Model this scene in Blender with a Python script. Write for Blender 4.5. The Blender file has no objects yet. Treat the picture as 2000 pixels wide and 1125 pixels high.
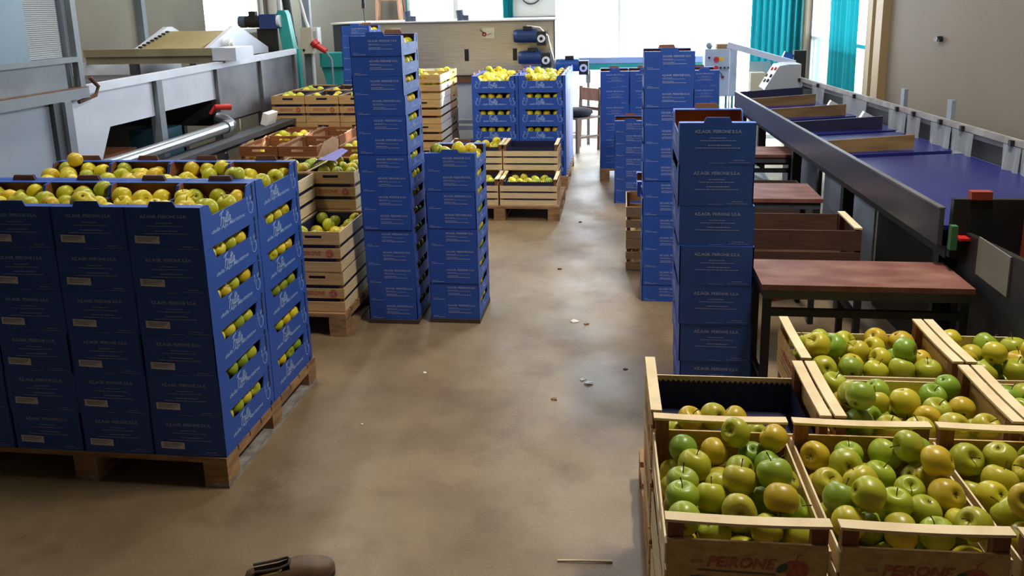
import bpy, bmesh, math, random
import numpy as np
from mathutils import Matrix, Vector, Euler

# ------------------------------------------------------------------ camera, world, lights, exposure
SC = bpy.context.scene
COL = SC.collection
YAW, PITCH, ROLL, CAMH, FPX = 0.135, 0.2229, -0.0221, 1.8487, 1610.0
def make_camera():
    cd = bpy.data.cameras.new('camera'); co = bpy.data.objects.new('camera', cd); COL.objects.link(co)
    c, s = math.cos(PITCH), math.sin(PITCH)
    cy, sy = math.cos(YAW), math.sin(YAW)
    fwd = Vector((-sy * c, cy * c, -s)); up0 = Vector((-sy * s, cy * s, c)); r0 = Vector((cy, sy, 0))
    cr, sr = math.cos(ROLL), math.sin(ROLL)
    right = r0 * cr + up0 * sr; up = up0 * cr - r0 * sr
    m = Matrix((right, up, -fwd)).transposed().to_4x4(); m.translation = (0, 0, CAMH)
    co.matrix_world = m
    cd.sensor_fit = 'HORIZONTAL'; cd.sensor_width = 36.0; cd.lens = FPX / 2000 * 36
    cd.shift_y = -189.1 / 2000; cd.clip_start = 0.05; cd.clip_end = 200
    SC.camera = co
make_camera()
SC.view_settings.view_transform = 'Standard'; SC.view_settings.look = 'None'
SC.view_settings.gamma = 1.0; SC.view_settings.use_curve_mapping = False
SC.view_settings.exposure = 0.0
SC.cycles.use_denoising = True
SC.cycles.max_bounces = 8; SC.cycles.diffuse_bounces = 4; SC.cycles.glossy_bounces = 3
SC.cycles.transparent_max_bounces = 12; SC.cycles.transmission_bounces = 4
SC.cycles.sample_clamp_indirect = 6.0
SC.cycles.caustics_reflective = False; SC.cycles.caustics_refractive = False
def make_world():
    w = bpy.data.worlds.new('sky'); SC.world = w; w.use_nodes = True
    b = w.node_tree.nodes['Background']; b.inputs[0].default_value = (0.86, 0.93, 1.0, 1); b.inputs[1].default_value = 13.0
make_world()
def area(name, loc, direction, sx, sy, power, color, portal=False, spread=None):
    l = bpy.data.lights.new(name, 'AREA'); l.shape = 'RECTANGLE'; l.size = sx; l.size_y = sy
    l.energy = power; l.color = color
    if spread: l.spread = spread
    if portal: l.cycles.is_portal = True
    o = bpy.data.objects.new(name, l); COL.objects.link(o); o.location = loc
    o.rotation_euler = Vector(direction).to_track_quat('-Z', 'Y').to_euler()
    return o
# daylight comes through the window openings (portals only guide the sky light)
area('daylight_portal', (0.65, 11.46, 1.7), (0, -1, 0), 3.1, 3.4, 1, (1, 1, 1), True)
area('daylight_portal', (-2.28, 11.46, 2.3), (0, -1, 0), 1.4, 2.0, 1, (1, 1, 1), True)
area('daylight_portal', (2.42, 10.35, 1.55), (-1, 0, 0), 1.8, 3.0, 1, (1, 1, 1), True)
area('daylight_portal', (-5.06, 10.45, 2.35), (1, 0, 0), 1.7, 1.6, 1, (1, 1, 1), True)
# two rows of ceiling lamps, and an added fill before the far pallet
area('ceiling_lamp_and_fill', (-2.75, 6.2, 3.85), (0, 0, -1), 0.25, 6.4, 125, (1.0, 0.95, 0.86))
area('ceiling_lamp_and_fill', (1.05, 3.15, 3.7), (0, 0, -1), 0.25, 0.9, 105, (1.0, 0.93, 0.80))
area('ceiling_lamp_and_fill', (0.3, 7.0, 3.85), (0, 0, -1), 0.25, 1.6, 60, (0.95, 0.97, 1.0))  # added fill without a known fixture, brightens the far carton fronts
# low sun through the side window of the hall
def make_sun():
    l = bpy.data.lights.new('sun', 'SUN'); l.energy = 9.0; l.angle = 0.01; l.color = (1.0, 0.96, 0.9)
    o = bpy.data.objects.new('sun', l); COL.objects.link(o); o.location = (8, 11, 5)
    o.rotation_euler = Vector((-1, -0.42, -0.40)).to_track_quat('-Z', 'Y').to_euler()
make_sun()

# ------------------------------------------------------------------ materials
def lin(c):
    c = c / 255.0
    return c / 12.92 if c <= 0.04045 else ((c + 0.055) / 1.055) ** 2.4
def C(r, g, b): return (lin(r), lin(g), lin(b), 1.0)
MATS = {}
def mat(name, col, rough=0.6, metal=0.0, col2=None, scale=4.0, detail=4.0, stretch=None, bump=0.0, contrast=(0.35, 0.65), spec=0.5, emit=None, alpha=None):
    m = bpy.data.materials.new(name); m.use_nodes = True; MATS[name] = m
    nt = m.node_tree; b = nt.nodes['Principled BSDF']
    b.inputs['Base Color'].default_value = col; b.inputs['Roughness'].default_value = rough
    b.inputs['Metallic'].default_value = metal; b.inputs['Specular IOR Level'].default_value = spec
    if emit: b.inputs['Emission Color'].default_value = col; b.inputs['Emission Strength'].default_value = emit
    if alpha is not None: b.inputs['Alpha'].default_value = alpha
    if col2 or bump:
        tc = nt.nodes.new('ShaderNodeTexCoord'); mp = nt.nodes.new('ShaderNodeMapping')
        nz = nt.nodes.new('ShaderNodeTexNoise'); nz.inputs['Scale'].default_value = scale; nz.inputs['Detail'].default_value = detail
        if stretch: mp.inputs['Scale'].default_value = stretch
        nt.links.new(tc.outputs['Object'], mp.inputs['Vector']); nt.links.new(mp.outputs[0], nz.inputs['Vector'])
        if col2:
            r = nt.nodes.new('ShaderNodeValToRGB')
            r.color_ramp.elements[0].position = contrast[0]; r.color_ramp.elements[0].color = col
            r.color_ramp.elements[1].position = contrast[1]; r.color_ramp.elements[1].color = col2
            nt.links.new(nz.outputs['Fac'], r.inputs['Fac']); nt.links.new(r.outputs['Color'], b.inputs['Base Color'])
        if bump:
            bp = nt.nodes.new('ShaderNodeBump'); bp.inputs['Strength'].default_value = bump; bp.inputs['Distance'].default_value = 0.01
            nt.links.new(nz.outputs['Fac'], bp.inputs['Height']); nt.links.new(bp.outputs[0], b.inputs['Normal'])
    return m
BLUE = mat('blue_card', C(38, 80, 172), 0.55, col2=C(42, 86, 180), scale=6, contrast=(0.3, 0.7))
KRAFT = mat('kraft_card', C(128, 82, 52), 0.85, col2=C(150, 100, 66), scale=9)
PRINT = mat('pale_print', C(164, 176, 216), 0.6)
PRINTB = mat('light_blue_print', C(158, 188, 238), 0.6)
LABEL = mat('paper_label', C(226, 226, 240), 0.7, col2=C(208, 206, 220), scale=20)
LABELINK = mat('label_ink', C(120, 112, 112), 0.8)
SLOT = mat('dark_slot', C(22, 22, 40), 0.9)
PINE = mat('pine_slat', C(214, 178, 122), 0.7, col2=C(188, 146, 92), scale=5, detail=6, stretch=(1, 7, 14), bump=0.15, contrast=(0.35, 0.75))
PINEW = mat('pale_pine', C(236, 216, 176), 0.7, col2=C(214, 188, 142), scale=6, detail=6, stretch=(2, 2, 14), bump=0.15, contrast=(0.4, 0.8))
PINED = mat('dark_post', C(140, 92, 60), 0.8, col2=C(112, 70, 46), scale=12, stretch=(4, 4, 1))
BROWNW = mat('brown_wood', C(150, 92, 52), 0.75, col2=C(122, 70, 38), scale=6, detail=6, stretch=(1, 6, 12), contrast=(0.3, 0.7))
PALLETW = mat('pallet_wood', C(176, 138, 96), 0.8, col2=C(128, 98, 70), scale=4, detail=8, stretch=(2, 2, 8), bump=0.2)
GREYW = mat('weathered_wood', C(168, 164, 158), 0.85, col2=C(120, 112, 104), scale=5, detail=8, stretch=(3, 3, 9), bump=0.2)
DARKW = mat('dark_board', C(70, 60, 52), 0.85)
LINER = mat('navy_liner', C(34, 34, 76), 0.55, col2=C(26, 26, 58), scale=30)
LILAC = mat('lilac_paper', C(128, 122, 190), 0.7)
REDP = mat('red_print', C(176, 86, 72), 0.7, col2=C(192, 124, 98), scale=60, contrast=(.4, .7))
GREENP = mat('green_print', C(56, 108, 70), 0.7)
GREYP = mat('grey_print', C(112, 104, 88), 0.7)
STEEL = mat('brushed_steel', C(214, 200, 172), 0.36, 0.6, col2=C(196, 182, 156), scale=3, stretch=(1, 1, 30), bump=0.03)
ZINC = mat('galvanised_sheet', C(204, 210, 224), 0.5, 0.15, col2=C(222, 227, 238), scale=2.2, detail=5, bump=0.02)
ZINCD = mat('worn_steel', C(112, 112, 116), 0.45, 0.6, col2=C(140, 140, 146), scale=3, detail=6)
GREYM = mat('grey_paint', C(122, 132, 142), 0.5, col2=C(136, 146, 156), scale=5)
DGREY = mat('dark_grey_metal', C(58, 60, 66), 0.5, col2=C(72, 74, 80), scale=4)
RUST = mat('rust', C(120, 84, 60), 0.8, col2=C(92, 60, 42), scale=12)
BLACK = mat('black', C(24, 24, 26), 0.55)
RUBBER = mat('black_rubber', C(34, 34, 38), 0.75)
NAVY = mat('navy_sheet', C(34, 34, 66), 0.5)
BELT = mat('blue_belt', C(28, 32, 102), 0.4, col2=C(32, 38, 110), scale=2, spec=0.35)
TANBELT = mat('tan_belt', C(168, 152, 106), 0.6, col2=C(152, 138, 98), scale=3)
BEAMC = mat('beige_beam', C(160, 150, 120), 0.6, col2=C(140, 130, 100), scale=4)
PLY = mat('old_plywood', C(146, 118, 78), 0.6, col2=C(116, 90, 58), scale=4, detail=7, stretch=(1, 1, 5))
SIDEM = mat('rail_metal', C(104, 104, 112), 0.35, 0.7, col2=C(122, 120, 126), scale=3)
TEAL = mat('teal_paint', C(40, 150, 146), 0.45, col2=C(48, 162, 158), scale=3)
MBLUE = mat('motor_blue', C(34, 60, 118), 0.4)
MBLUEL = mat('bright_motor_blue', C(28, 84, 160), 0.4)
MGREY = mat('motor_grey', C(72, 84, 108), 0.45)
WHITEP = mat('white_plastic', C(226, 228, 230), 0.45)
CREAM = mat('cream_paint', C(204, 200, 176), 0.5)
CABG = mat('cabinet_grey', C(176, 184, 190), 0.45)
RED = mat('red_plastic', C(196, 40, 40), 0.4)
REDD = mat('dull_red', C(140, 52, 36), 0.6)
YELL = mat('yellow_plate', C(222, 190, 60), 0.5)
PALEB = mat('pale_blue_steel', C(140, 166, 216), 0.45)
TABLE = mat('table_top', C(110, 66, 56), 0.6, spec=0.25, col2=C(140, 100, 88), scale=5, detail=8, stretch=(1, 2, 1), contrast=(0.42, 0.72))
LEATHER = mat('brown_leather', C(116, 92, 66), 0.6, col2=C(92, 72, 54), scale=14)
LEATHERD = mat('dark_sole', C(52, 44, 40), 0.7)
TAN = mat('tan_insole', C(186, 158, 96), 0.7)
WOODL = mat('ladder_wood', C(196, 150, 120), 0.7, col2=C(170, 124, 96), scale=6, stretch=(4, 4, 1))
WOODC = mat('chair_wood', C(128, 104, 88), 0.6)
CLOTH = mat('dark_cloth', C(36, 38, 50), 0.9)
PAPER = mat('white_paper', C(248, 246, 242), 0.8)
CORK = mat('cork_brown', C(150, 112, 80), 0.8)
STEMM = mat('apple_stem', C(84, 58, 34), 0.8)
CALYX = mat('apple_calyx', C(70, 60, 30), 0.9)

def mix_material(name, col, t_col, fac, rough=0.3):
    m = bpy.data.materials.new(name); m.use_nodes = True; nt = m.node_tree; MATS[name] = m
    b = nt.nodes['Principled BSDF']; b.inputs['Base Color'].default_value = col; b.inputs['Roughness'].default_value = rough
    t = nt.nodes.new('ShaderNodeBsdfTransparent'); t.inputs[0].default_value = t_col
    mx = nt.nodes.new('ShaderNodeMixShader'); mx.inputs[0].default_value = fac
    nt.links.new(b.outputs[0], mx.inputs[1]); nt.links.new(t.outputs[0], mx.inputs[2])
    nt.links.new(mx.outputs[0], nt.nodes['Material Output'].inputs[0])
    return m
GLASS = mix_material('window_glass', C(220, 230, 235), (0.97, 0.99, 1, 1), 0.94, 0.05)
FROST = mix_material('frosted_sheet', C(206, 224, 226), (0.85, 0.95, 0.95, 1), 0.55, 0.5)
PLEX = mix_material('clear_plastic_flap', C(196, 200, 204), (0.9, 0.93, 0.95, 1), 0.5, 0.25)
CLEAR = mix_material('clear_sheet_plastic', C(140, 168, 190), (0.8, 0.9, 0.96, 1), 0.42, 0.3); CORR = mix_material('corrugated_plastic', C(214, 222, 228), (0.9, 0.95, 0.97, 1), 0.25, 0.35); PSHEET = mat('pale_blue_sheet', C(150, 164, 184), 0.5, col2=C(162, 176, 194), scale=2)
def cloth_material():
    m = bpy.data.materials.new('teal_curtain'); m.use_nodes = True; nt = m.node_tree
    b = nt.nodes['Principled BSDF']; b.inputs['Base Color'].default_value = C(16, 118, 124); b.inputs['Roughness'].default_value = 0.85
    t = nt.nodes.new('ShaderNodeBsdfTranslucent'); t.inputs[0].default_value = C(10, 104, 114)
    mx = nt.nodes.new('ShaderNodeMixShader'); mx.inputs[0].default_value = 0.4
    nt.links.new(b.outputs[0], mx.inputs[1]); nt.links.new(t.outputs[0], mx.inputs[2]); nt.links.new(mx.outputs[0], nt.nodes['Material Output'].inputs[0])
    return m
CURT = cloth_material()
def apple_material(name, vertex):
    m = bpy.data.materials.new(name); m.use_nodes = True; nt = m.node_tree; b = nt.nodes['Principled BSDF']
    if vertex:
        a = nt.nodes.new('ShaderNodeAttribute'); a.attribute_name = 'skin'; cs = a.outputs['Color']
    else:
        a = nt.nodes.new('ShaderNodeObjectInfo'); cs = a.outputs['Color']
    tc = nt.nodes.new('ShaderNodeTexCoord')
    n1 = nt.nodes.new('ShaderNodeTexNoise'); n1.inputs['Scale'].default_value = 22; n1.inputs['Detail'].default_value = 3
    n2 = nt.nodes.new('ShaderNodeTexVoronoi'); n2.inputs['Scale'].default_value = 210
    r1 = nt.nodes.new('ShaderNodeMapRange'); r1.inputs[1].default_value = 0.42; r1.inputs[2].default_value = 0.75; r1.inputs[3].default_value = 0; r1.inputs[4].default_value = 0.5
    r2 = nt.nodes.new('ShaderNodeMapRange'); r2.inputs[1].default_value = 0.0; r2.inputs[2].default_value = 0.16; r2.inputs[3].default_value = 0.3; r2.inputs[4].default_value = 0.0
    for n in (n1, n2): nt.links.new(tc.outputs['Object'], n.inputs['Vector'])
    nt.links.new(n1.outputs['Fac'], r1.inputs[0]); nt.links.new(n2.outputs['Distance'], r2.inputs[0])
    m1 = nt.nodes.new('ShaderNodeMix'); m1.data_type = 'RGBA'; m1.inputs[7].default_value = C(180, 178, 52)
    nt.links.new(r1.outputs[0], m1.inputs[0]); nt.links.new(cs, m1.inputs[6])
    m2 = nt.nodes.new('ShaderNodeMix'); m2.data_type = 'RGBA'; m2.inputs[7].default_value = C(150, 130, 60)
    nt.links.new(r2.outputs[0], m2.inputs[0]); nt.links.new(m1.outputs[2], m2.inputs[6])
    nt.links.new(m2.outputs[2], b.inputs['Base Color'])
    b.inputs['Roughness'].default_value = 0.34; b.inputs['Specular IOR Level'].default_value = 0.45
    b.inputs['Subsurface Weight'].default_value = 0.0
    return m
APPLE = apple_material('apple_skin', False)
APPLEV = apple_material('apple_skin_heap', True)

def floor_material():
    m = bpy.data.materials.new('concrete_floor'); m.use_nodes = True; nt = m.node_tree; b = nt.nodes['Principled BSDF']
    tc = nt.nodes.new('ShaderNodeTexCoord')
    def noise(s, d, rough=0.6):
        n = nt.nodes.new('ShaderNodeTexNoise'); n.inputs['Scale'].default_value = s; n.inputs['Detail'].default_value = d; n.inputs['Roughness'].default_value = rough
        nt.links.new(tc.outputs['Object'], n.inputs['Vector']); return n
    def ramp(src, stops):
        r = nt.nodes.new('ShaderNodeValToRGB'); e = r.color_ramp.elements
        while len(e) < len(stops): e.new(0.5)
        for i, (p, c) in enumerate(stops): e[i].position = p; e[i].color = c
        nt.links.new(src, r.inputs[0]); return r
    a = ramp(noise(1.3, 8).outputs['Fac'], [(0.3, C(112, 92, 66)), (0.5, C(142, 120, 90)), (0.72, C(162, 142, 114))])
    st = ramp(noise(3.1, 10, 0.7).outputs['Fac'], [(0.5, (0, 0, 0, 1)), (0.72, (1, 1, 1, 1))])
    sp = ramp(noise(34, 4, 0.6).outputs['Fac'], [(0.66, (0, 0, 0, 1)), (0.74, (1, 1, 1, 1))])
    mx = nt.nodes.new('ShaderNodeMix'); mx.data_type = 'RGBA'; mx.inputs[7].default_value = C(106, 78, 56)
    ms = nt.nodes.new('ShaderNodeMath'); ms.operation = 'MULTIPLY'; ms.inputs[1].default_value = 0.7
    nt.links.new(st.outputs[0], ms.inputs[0]); nt.links.new(ms.outputs[0], mx.inputs[0]); nt.links.new(a.outputs[0], mx.inputs[6])
    m3 = nt.nodes.new('ShaderNodeMix'); m3.data_type = 'RGBA'; m3.inputs[7].default_value = C(74, 58, 46)
    m4 = nt.nodes.new('ShaderNodeMath'); m4.operation = 'MULTIPLY'; m4.inputs[1].default_value = 0.35
    nt.links.new(sp.outputs[0], m4.inputs[0]); nt.links.new(m4.outputs[0], m3.inputs[0]); nt.links.new(mx.outputs[2], m3.inputs[6])
    nt.links.new(m3.outputs[2], b.inputs['Base Color'])
    rr = ramp(noise(2.2, 5).outputs['Fac'], [(0.35, (0.42, 0.42, 0.42, 1)), (0.7, (0.62, 0.62, 0.62, 1))])
    nt.links.new(rr.outputs[0], b.inputs['Roughness'])
    bp = nt.nodes.new('ShaderNodeBump'); bp.inputs['Strength'].default_value = 0.08; bp.inputs['Distance'].default_value = 0.01
    nt.links.new(noise(60, 3).outputs['Fac'], bp.inputs['Height']); nt.links.new(bp.outputs[0], b.inputs['Normal'])
    return m
FLOORM = floor_material()
WALLB = mat('beige_wall', C(128, 115, 97), 0.8, col2=C(116, 105, 88), scale=0.8, detail=7, contrast=(0.3, 0.75), bump=0.03)
WALLG = mat('grey_panel_wall', C(138, 134, 120), 0.75, col2=C(128, 124, 112), scale=1.2)
WALLW = mat('white_wall', C(228, 230, 228), 0.75)
CEIL = mat('ceiling_paint', C(118, 114, 108), 0.9); WALLF = mat('dim_wall', C(132, 134, 140), 0.9)

# ------------------------------------------------------------------ mesh builder
def lerp(a, b, t): return a + (b - a) * t
TEXT = {}
def text_geo(body, shear=0.0, bold=0.0):
    k = (body, shear, bold)
    if k in TEXT: return TEXT[k]
    cu = bpy.data.curves.new('t', 'FONT'); cu.body = body; cu.size = 1.0; cu.shear = shear; cu.offset = bold; cu.resolution_u = 2
    ob = bpy.data.objects.new('t', cu); COL.objects.link(ob)
    dg = bpy.context.evaluated_depsgraph_get(); dg.update()
    me = bpy.data.meshes.new_from_object(ob.evaluated_get(dg))
    v = [(p.co.x, p.co.y) for p in me.vertices]; f = [tuple(p.vertices) for p in me.polygons]
    bpy.data.objects.remove(ob); bpy.data.curves.remove(cu); bpy.data.meshes.remove(me)
    x0 = min(p[0] for p in v); y0 = min(p[1] for p in v); x1 = max(p[0] for p in v); y1 = max(p[1] for p in v)
    v = [(p[0] - x0, p[1] - y0) for p in v]
    TEXT[k] = (v, f, x1 - x0, y1 - y0); return TEXT[k]
class MB:
    def __init__(s): s.v = []; s.f = []; s.m = []; s.sm = []
    def add(s, vs, fs, mi=0, smooth=False):
        o = len(s.v); s.v += [tuple(p) for p in vs]
        for i, f in enumerate(fs):
            s.f.append(tuple(o + k for k in f)); s.m.append(mi[i] if isinstance(mi, (list, tuple)) else mi); s.sm.append(smooth)
        return s
    def box(s, x0, y0, z0, x1, y1, z1, mi=0):
        v = [(x0, y0, z0), (x1, y0, z0), (x1, y1, z0), (x0, y1, z0), (x0, y0, z1), (x1, y0, z1), (x1, y1, z1), (x0, y1, z1)]
        return s.add(v, [(0, 3, 2, 1), (4, 5, 6, 7), (0, 1, 5, 4), (1, 2, 6, 5), (2, 3, 7, 6), (3, 0, 4, 7)], mi)
    def cbox(s, c, sz, mi=0, rot=None):
        b = MB().box(-sz[0] / 2, -sz[1] / 2, -sz[2] / 2, sz[0] / 2, sz[1] / 2, sz[2] / 2)
        R = Euler(rot).to_matrix() if rot else Matrix.Identity(3)
        return s.add([tuple(R @ Vector(p) + Vector(c)) for p in b.v], b.f, mi)
    def beam(s, p0, p1, w, h, mi=0, up=(0, 0, 1)):
        p0 = Vector(p0); p1 = Vector(p1); d = (p1 - p0).normalized(); u = Vector(up)
        x = d.cross(u)
        if x.length < 1e-4: x = d.cross(Vector((0, 1, 0)))
        x.normalize(); z = x.cross(d)
        v = [p + x * a * w / 2 + z * b * h / 2 for p in (p0, p1) for a, b in ((-1, -1), (1, -1), (1, 1), (-1, 1))]
        return s.add(v, [(3, 2, 1, 0), (4, 5, 6, 7), (0, 1, 5, 4), (1, 2, 6, 5), (2, 3, 7, 6), (3, 0, 4, 7)], mi)
    def cyl(s, p0, p1, r0, r1=None, n=16, mi=0, cap=True):
        p0 = Vector(p0); p1 = Vector(p1); r1 = r0 if r1 is None else r1
        d = (p1 - p0).normalized(); x = d.orthogonal().normalized(); y = d.cross(x)
        v = []
        for p, r in ((p0, r0), (p1, r1)):
            for i in range(n):
                a = 2 * math.pi * i / n; v.append(p + (x * math.cos(a) + y * math.sin(a)) * r)
        s.add(v, [(i, (i + 1) % n, n + (i + 1) % n, n + i) for i in range(n)], mi, True)
        if cap: s.add(v, [tuple(range(n))[::-1], tuple(range(n, 2 * n))], mi)
        return s
    def tube(s, pts, r, n=8, mi=0):
        pts = [Vector(p) for p in pts]; rs = r if isinstance(r, (list, tuple)) else [r] * len(pts)
        v = []; x = None
        for i, p in enumerate(pts):
            d = (pts[min(i + 1, len(pts) - 1)] - pts[max(i - 1, 0)]).normalized()
            x = d.orthogonal().normalized() if x is None else (x - d * x.dot(d)).normalized()
            y = d.cross(x)
            for k in range(n):
                a = 2 * math.pi * k / n; v.append(p + (x * math.cos(a) + y * math.sin(a)) * rs[i])
        f = [(i * n + k, i * n + (k + 1) % n, (i + 1) * n + (k + 1) % n, (i + 1) * n + k) for i in range(len(pts) - 1) for k in range(n)]
        s.add(v, f, mi, True); L = (len(pts) - 1) * n
        return s.add(v, [tuple(range(n))[::-1], tuple(range(L, L + n))], mi)
    def lathe(s, prof, c=(0, 0, 0), n=24, mi=0, R=None):
        v = []; R = R or Matrix.Identity(3)
        for r, z in prof:
            for i in range(n):
                a = 2 * math.pi * i / n; v.append(R @ Vector((r * math.cos(a), r * math.sin(a), z)) + Vector(c))
        f = [(j * n + i, j * n + (i + 1) % n, (j + 1) * n + (i + 1) % n, (j + 1) * n + i) for j in range(len(prof) - 1) for i in range(n)]
        return s.add(v, f, mi, True)
    def prism(s, poly, axis, a, b, mi=0):
        """poly: 2-D outline in the two axes other than AXIS, swept from a to b"""
        def P(p, t):
            return {0: (t, p[0], p[1]), 1: (p[0], t, p[1]), 2: (p[0], p[1], t)}[axis]
        n = len(poly); v = [P(p, a) for p in poly] + [P(p, b) for p in poly]
        f = [tuple(range(n)), tuple(range(n, 2 * n))[::-1]] + [(i, n + i, n + (i + 1) % n, (i + 1) % n) for i in range(n)]
        return s.add(v, f, mi)
    def text(s, body, org, ux, uy, width, height=None, shear=0.0, bold=0.0, mi=0):
        v, f, w, h = text_geo(body, shear, bold); k = width / w; kh = height / h if height else k
        o = Vector(org); ux = Vector(ux); uy = Vector(uy)
        return s.add([o + ux * p[0] * k + uy * p[1] * kh for p in v], f, mi)
    def stroke(s, pts, w, org, ux, uy, mi=0, closed=False):
        o = Vector(org); ux = Vector(ux); uy = Vector(uy); P = [Vector((p[0], p[1])) for p in pts]
        n = len(P); v = []
        for i in range(n):
            a = P[(i - 1) % n] if closed else P[max(i - 1, 0)]; b = P[(i + 1) % n] if closed else P[min(i + 1, n - 1)]
            d = (b - a)
            d = d.normalized() if d.length > 1e-9 else Vector((1, 0))
            nn = Vector((-d.y, d.x)) * w / 2
            for q in (P[i] + nn, P[i] - nn): v.append(o + ux * q.x + uy * q.y)
        m = n if closed else n - 1
        return s.add(v, [(2 * i, 2 * i + 1, 2 * ((i + 1) % n) + 1, 2 * ((i + 1) % n)) for i in range(m)], mi)
    def build(s, name, mats, parent=None, loc=None, rz=0.0, mesh_only=False):
        me = bpy.data.meshes.new(name); me.from_pydata([tuple(p) for p in s.v], [], s.f)
        for m in (mats if isinstance(mats, (list, tuple)) else [mats]): me.materials.append(m)
        me.polygons.foreach_set('material_index', s.m); me.polygons.foreach_set('use_smooth', s.sm); me.update()
        if mesh_only: return me
        o = bpy.data.objects.new(name, me); COL.objects.link(o)
        if parent: o.parent = parent
        if loc: o.location = loc
        o.rotation_euler.z = rz
        return o
def fix_normals(o):
    bm = bmesh.new(); bm.from_mesh(o.data); bmesh.ops.recalc_face_normals(bm, faces=bm.faces); bm.to_mesh(o.data); bm.free(); return o
def tag(o, label, cat, group=None):
    o['label'] = label; o['category'] = cat
    if group: o['group'] = group
    return o
def thing(name, label, cat, loc=(0, 0, 0), rz=0.0, group=None):
    o = bpy.data.objects.new(name, None); COL.objects.link(o); o.location = loc; o.rotation_euler.z = rz
    o.empty_display_size = 0.1
    return tag(o, label, cat, group)
def struct(name, mb, mats):
    o = mb.build(name, mats); o['kind'] = 'structure'; return o
def dup(root, loc, rz=0.0, label=None, group=None, skip=()):
    r = root.copy(); COL.objects.link(r); r.location = loc; r.rotation_euler = (0, 0, rz)
    if label: r['label'] = label
    if group: r['group'] = group
    for ch in list(root.children):
        if ch.name.split('.')[0] in skip: continue
        c = ch.copy(); COL.objects.link(c); c.parent = r
        for g in list(ch.children):
            d = g.copy(); COL.objects.link(d); d.parent = c
    return r
def kill(root):
    for ch in list(root.children):
        for g in list(ch.children): bpy.data.objects.remove(g)
        bpy.data.objects.remove(ch)
    bpy.data.objects.remove(root)
ORD = ['', 'first', 'second', 'third', 'fourth', 'fifth', 'sixth', 'seventh', 'eighth', 'ninth', 'tenth', 'eleventh', 'twelfth', 'thirteenth', 'fourteenth', 'fifteenth', 'sixteenth']
def from_top(i, n):
    k = n - i
    return 'topmost' if k == 1 else ('bottommost' if i == 0 else ORD[k] + ' from the top')

# ------------------------------------------------------------------ the room
XL, XR, YB, YF, ZC = -5.0, 2.35, 11.4, -3.0, 4.0
struct('floor', MB().box(XL - 2.5, YF - .3, -0.2, XR + 2.5, YB + 4.0, 0), FLOORM)
struct('ceiling', MB().box(XL - .3, YF - .3, ZC, XR + .3, YB + .3, ZC + .2), CEIL)
struct('wall_front', MB().box(XL - .3, YF - .2, 0, XR + .3, YF, ZC), WALLF)
# back wall with a window over the steel machine and a wide glazed opening
struct('wall_back', MB().box(XL - .2, YB, 0, -2.98, YB + .2, ZC, 1).box(-2.98, YB, 0, -1.58, YB + .2, 1.3).box(-2.98, YB, 3.3, -1.58, YB + .2, ZC)
       .box(-1.58, YB, 0, -0.9, YB + .2, ZC).box(-0.9, YB, 3.4, 2.2, YB + .2, ZC).box(2.2, YB, 0, XR + .2, YB + .2, ZC), [WALLW, WALLG])
struct('wall_left', MB().box(XL - .2, YF, 0, XL, 9.6, ZC).box(XL - .2, 9.6, 0, XL, 11.3, 1.55).box(XL - .2, 9.6, 3.15, XL, 11.3, ZC).box(XL - .2, 11.3, 0, XL, YB, ZC), WALLG)
struct('wall_right', MB().box(XR, YF, 0, XR + .2, 8.35, ZC).box(XR, 8.35, 3.05, XR + .2, 11.25, ZC).box(XR, 11.25, 0, XR + .2, YB, ZC), WALLB)
struct('trim_1', MB().box(XR - .07, 7.82, 0, XR, 8.02, ZC).box(XR - .05, 8.2, 0, XR + .2, 8.36, ZC), mat('post_beige', C(176, 150, 108), 0.6))
struct('trim_2', MB().box(XR - .035, 8.05, 0, XR, 8.14, ZC), mat('pale_conduit', C(190, 182, 170), 0.5))
struct('trim_3', MB().cbox((XL + .04, 8.18, 2), (.08, .07, 4)).cbox((XL + .04, 5.9, 2), (.08, .07, 4)), GREYM)
struct('trim_4', MB().box(-3.06, YB - .06, 0, -2.99, YB, ZC), TEAL)
def window(i, rects, axis, at, bars):
    g = MB(); fr = MB()
    for (a0, z0, a1, z1) in rects:
        if axis == 1: g.box(a0, at + .09, z0, a1, at + .1, z1)
        else: g.box(at - .005, a0, z0, at + .005, a1, z1)
    for (a0, z0, a1, z1) in bars:
        if axis == 1: fr.box(a0, at + .06, z0, a1, at + .13, z1)
        else: fr.box(at - .035, a0, z0, at + .035, a1, z1)
    o = g.build('window_%d' % i, GLASS); o['kind'] = 'structure'
    f = fr.build('window_frame', WHITEP, o); return o
window(1, [(-2.98, 1.3, -1.58, 3.3)], 1, YB, [(-2.98, 1.3, -2.93, 3.3), (-1.63, 1.3, -1.58, 3.3), (-2.32, 1.3, -2.25, 3.3), (-2.98, 3.25, -1.58, 3.3), (-2.98, 1.3, -1.58, 1.35)])
window(2, [(-.9, 0, 2.2, 3.4)], 1, YB, [(-.9, 0, -.85, 3.4), (2.15, 0, 2.2, 3.4), (-.06, 0, -.03, 3.4), (1.05, 0, 1.09, 3.4), (-.9, 3.35, 2.2, 3.4), (-.9, 0, 2.2, .05)])
w3 = window(3, [(8.36, 1.36, 11.25, 3.05)], 0, XR + .1, [(8.36, 0, 8.42, 3.05), (11.2, 0, 11.25, 3.05), (8.36, 3.0, 11.25, 3.05), (8.36, 1.33, 11.25, 1.37), (8.36, 0, 11.25, .05)])
MB().box(XR + .095, 8.42, .05, XR + .105, 11.2, 1.33).build('frosted_panel', FROST, w3)
window(4, [(9.6, 1.55, 11.3, 3.15)], 0, XL - .1, [(9.6, 1.55, 9.65, 3.15), (11.25, 1.55, 11.3, 3.15), (9.6, 3.1, 11.3, 3.15), (9.6, 1.55, 11.3, 1.6)])

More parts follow.
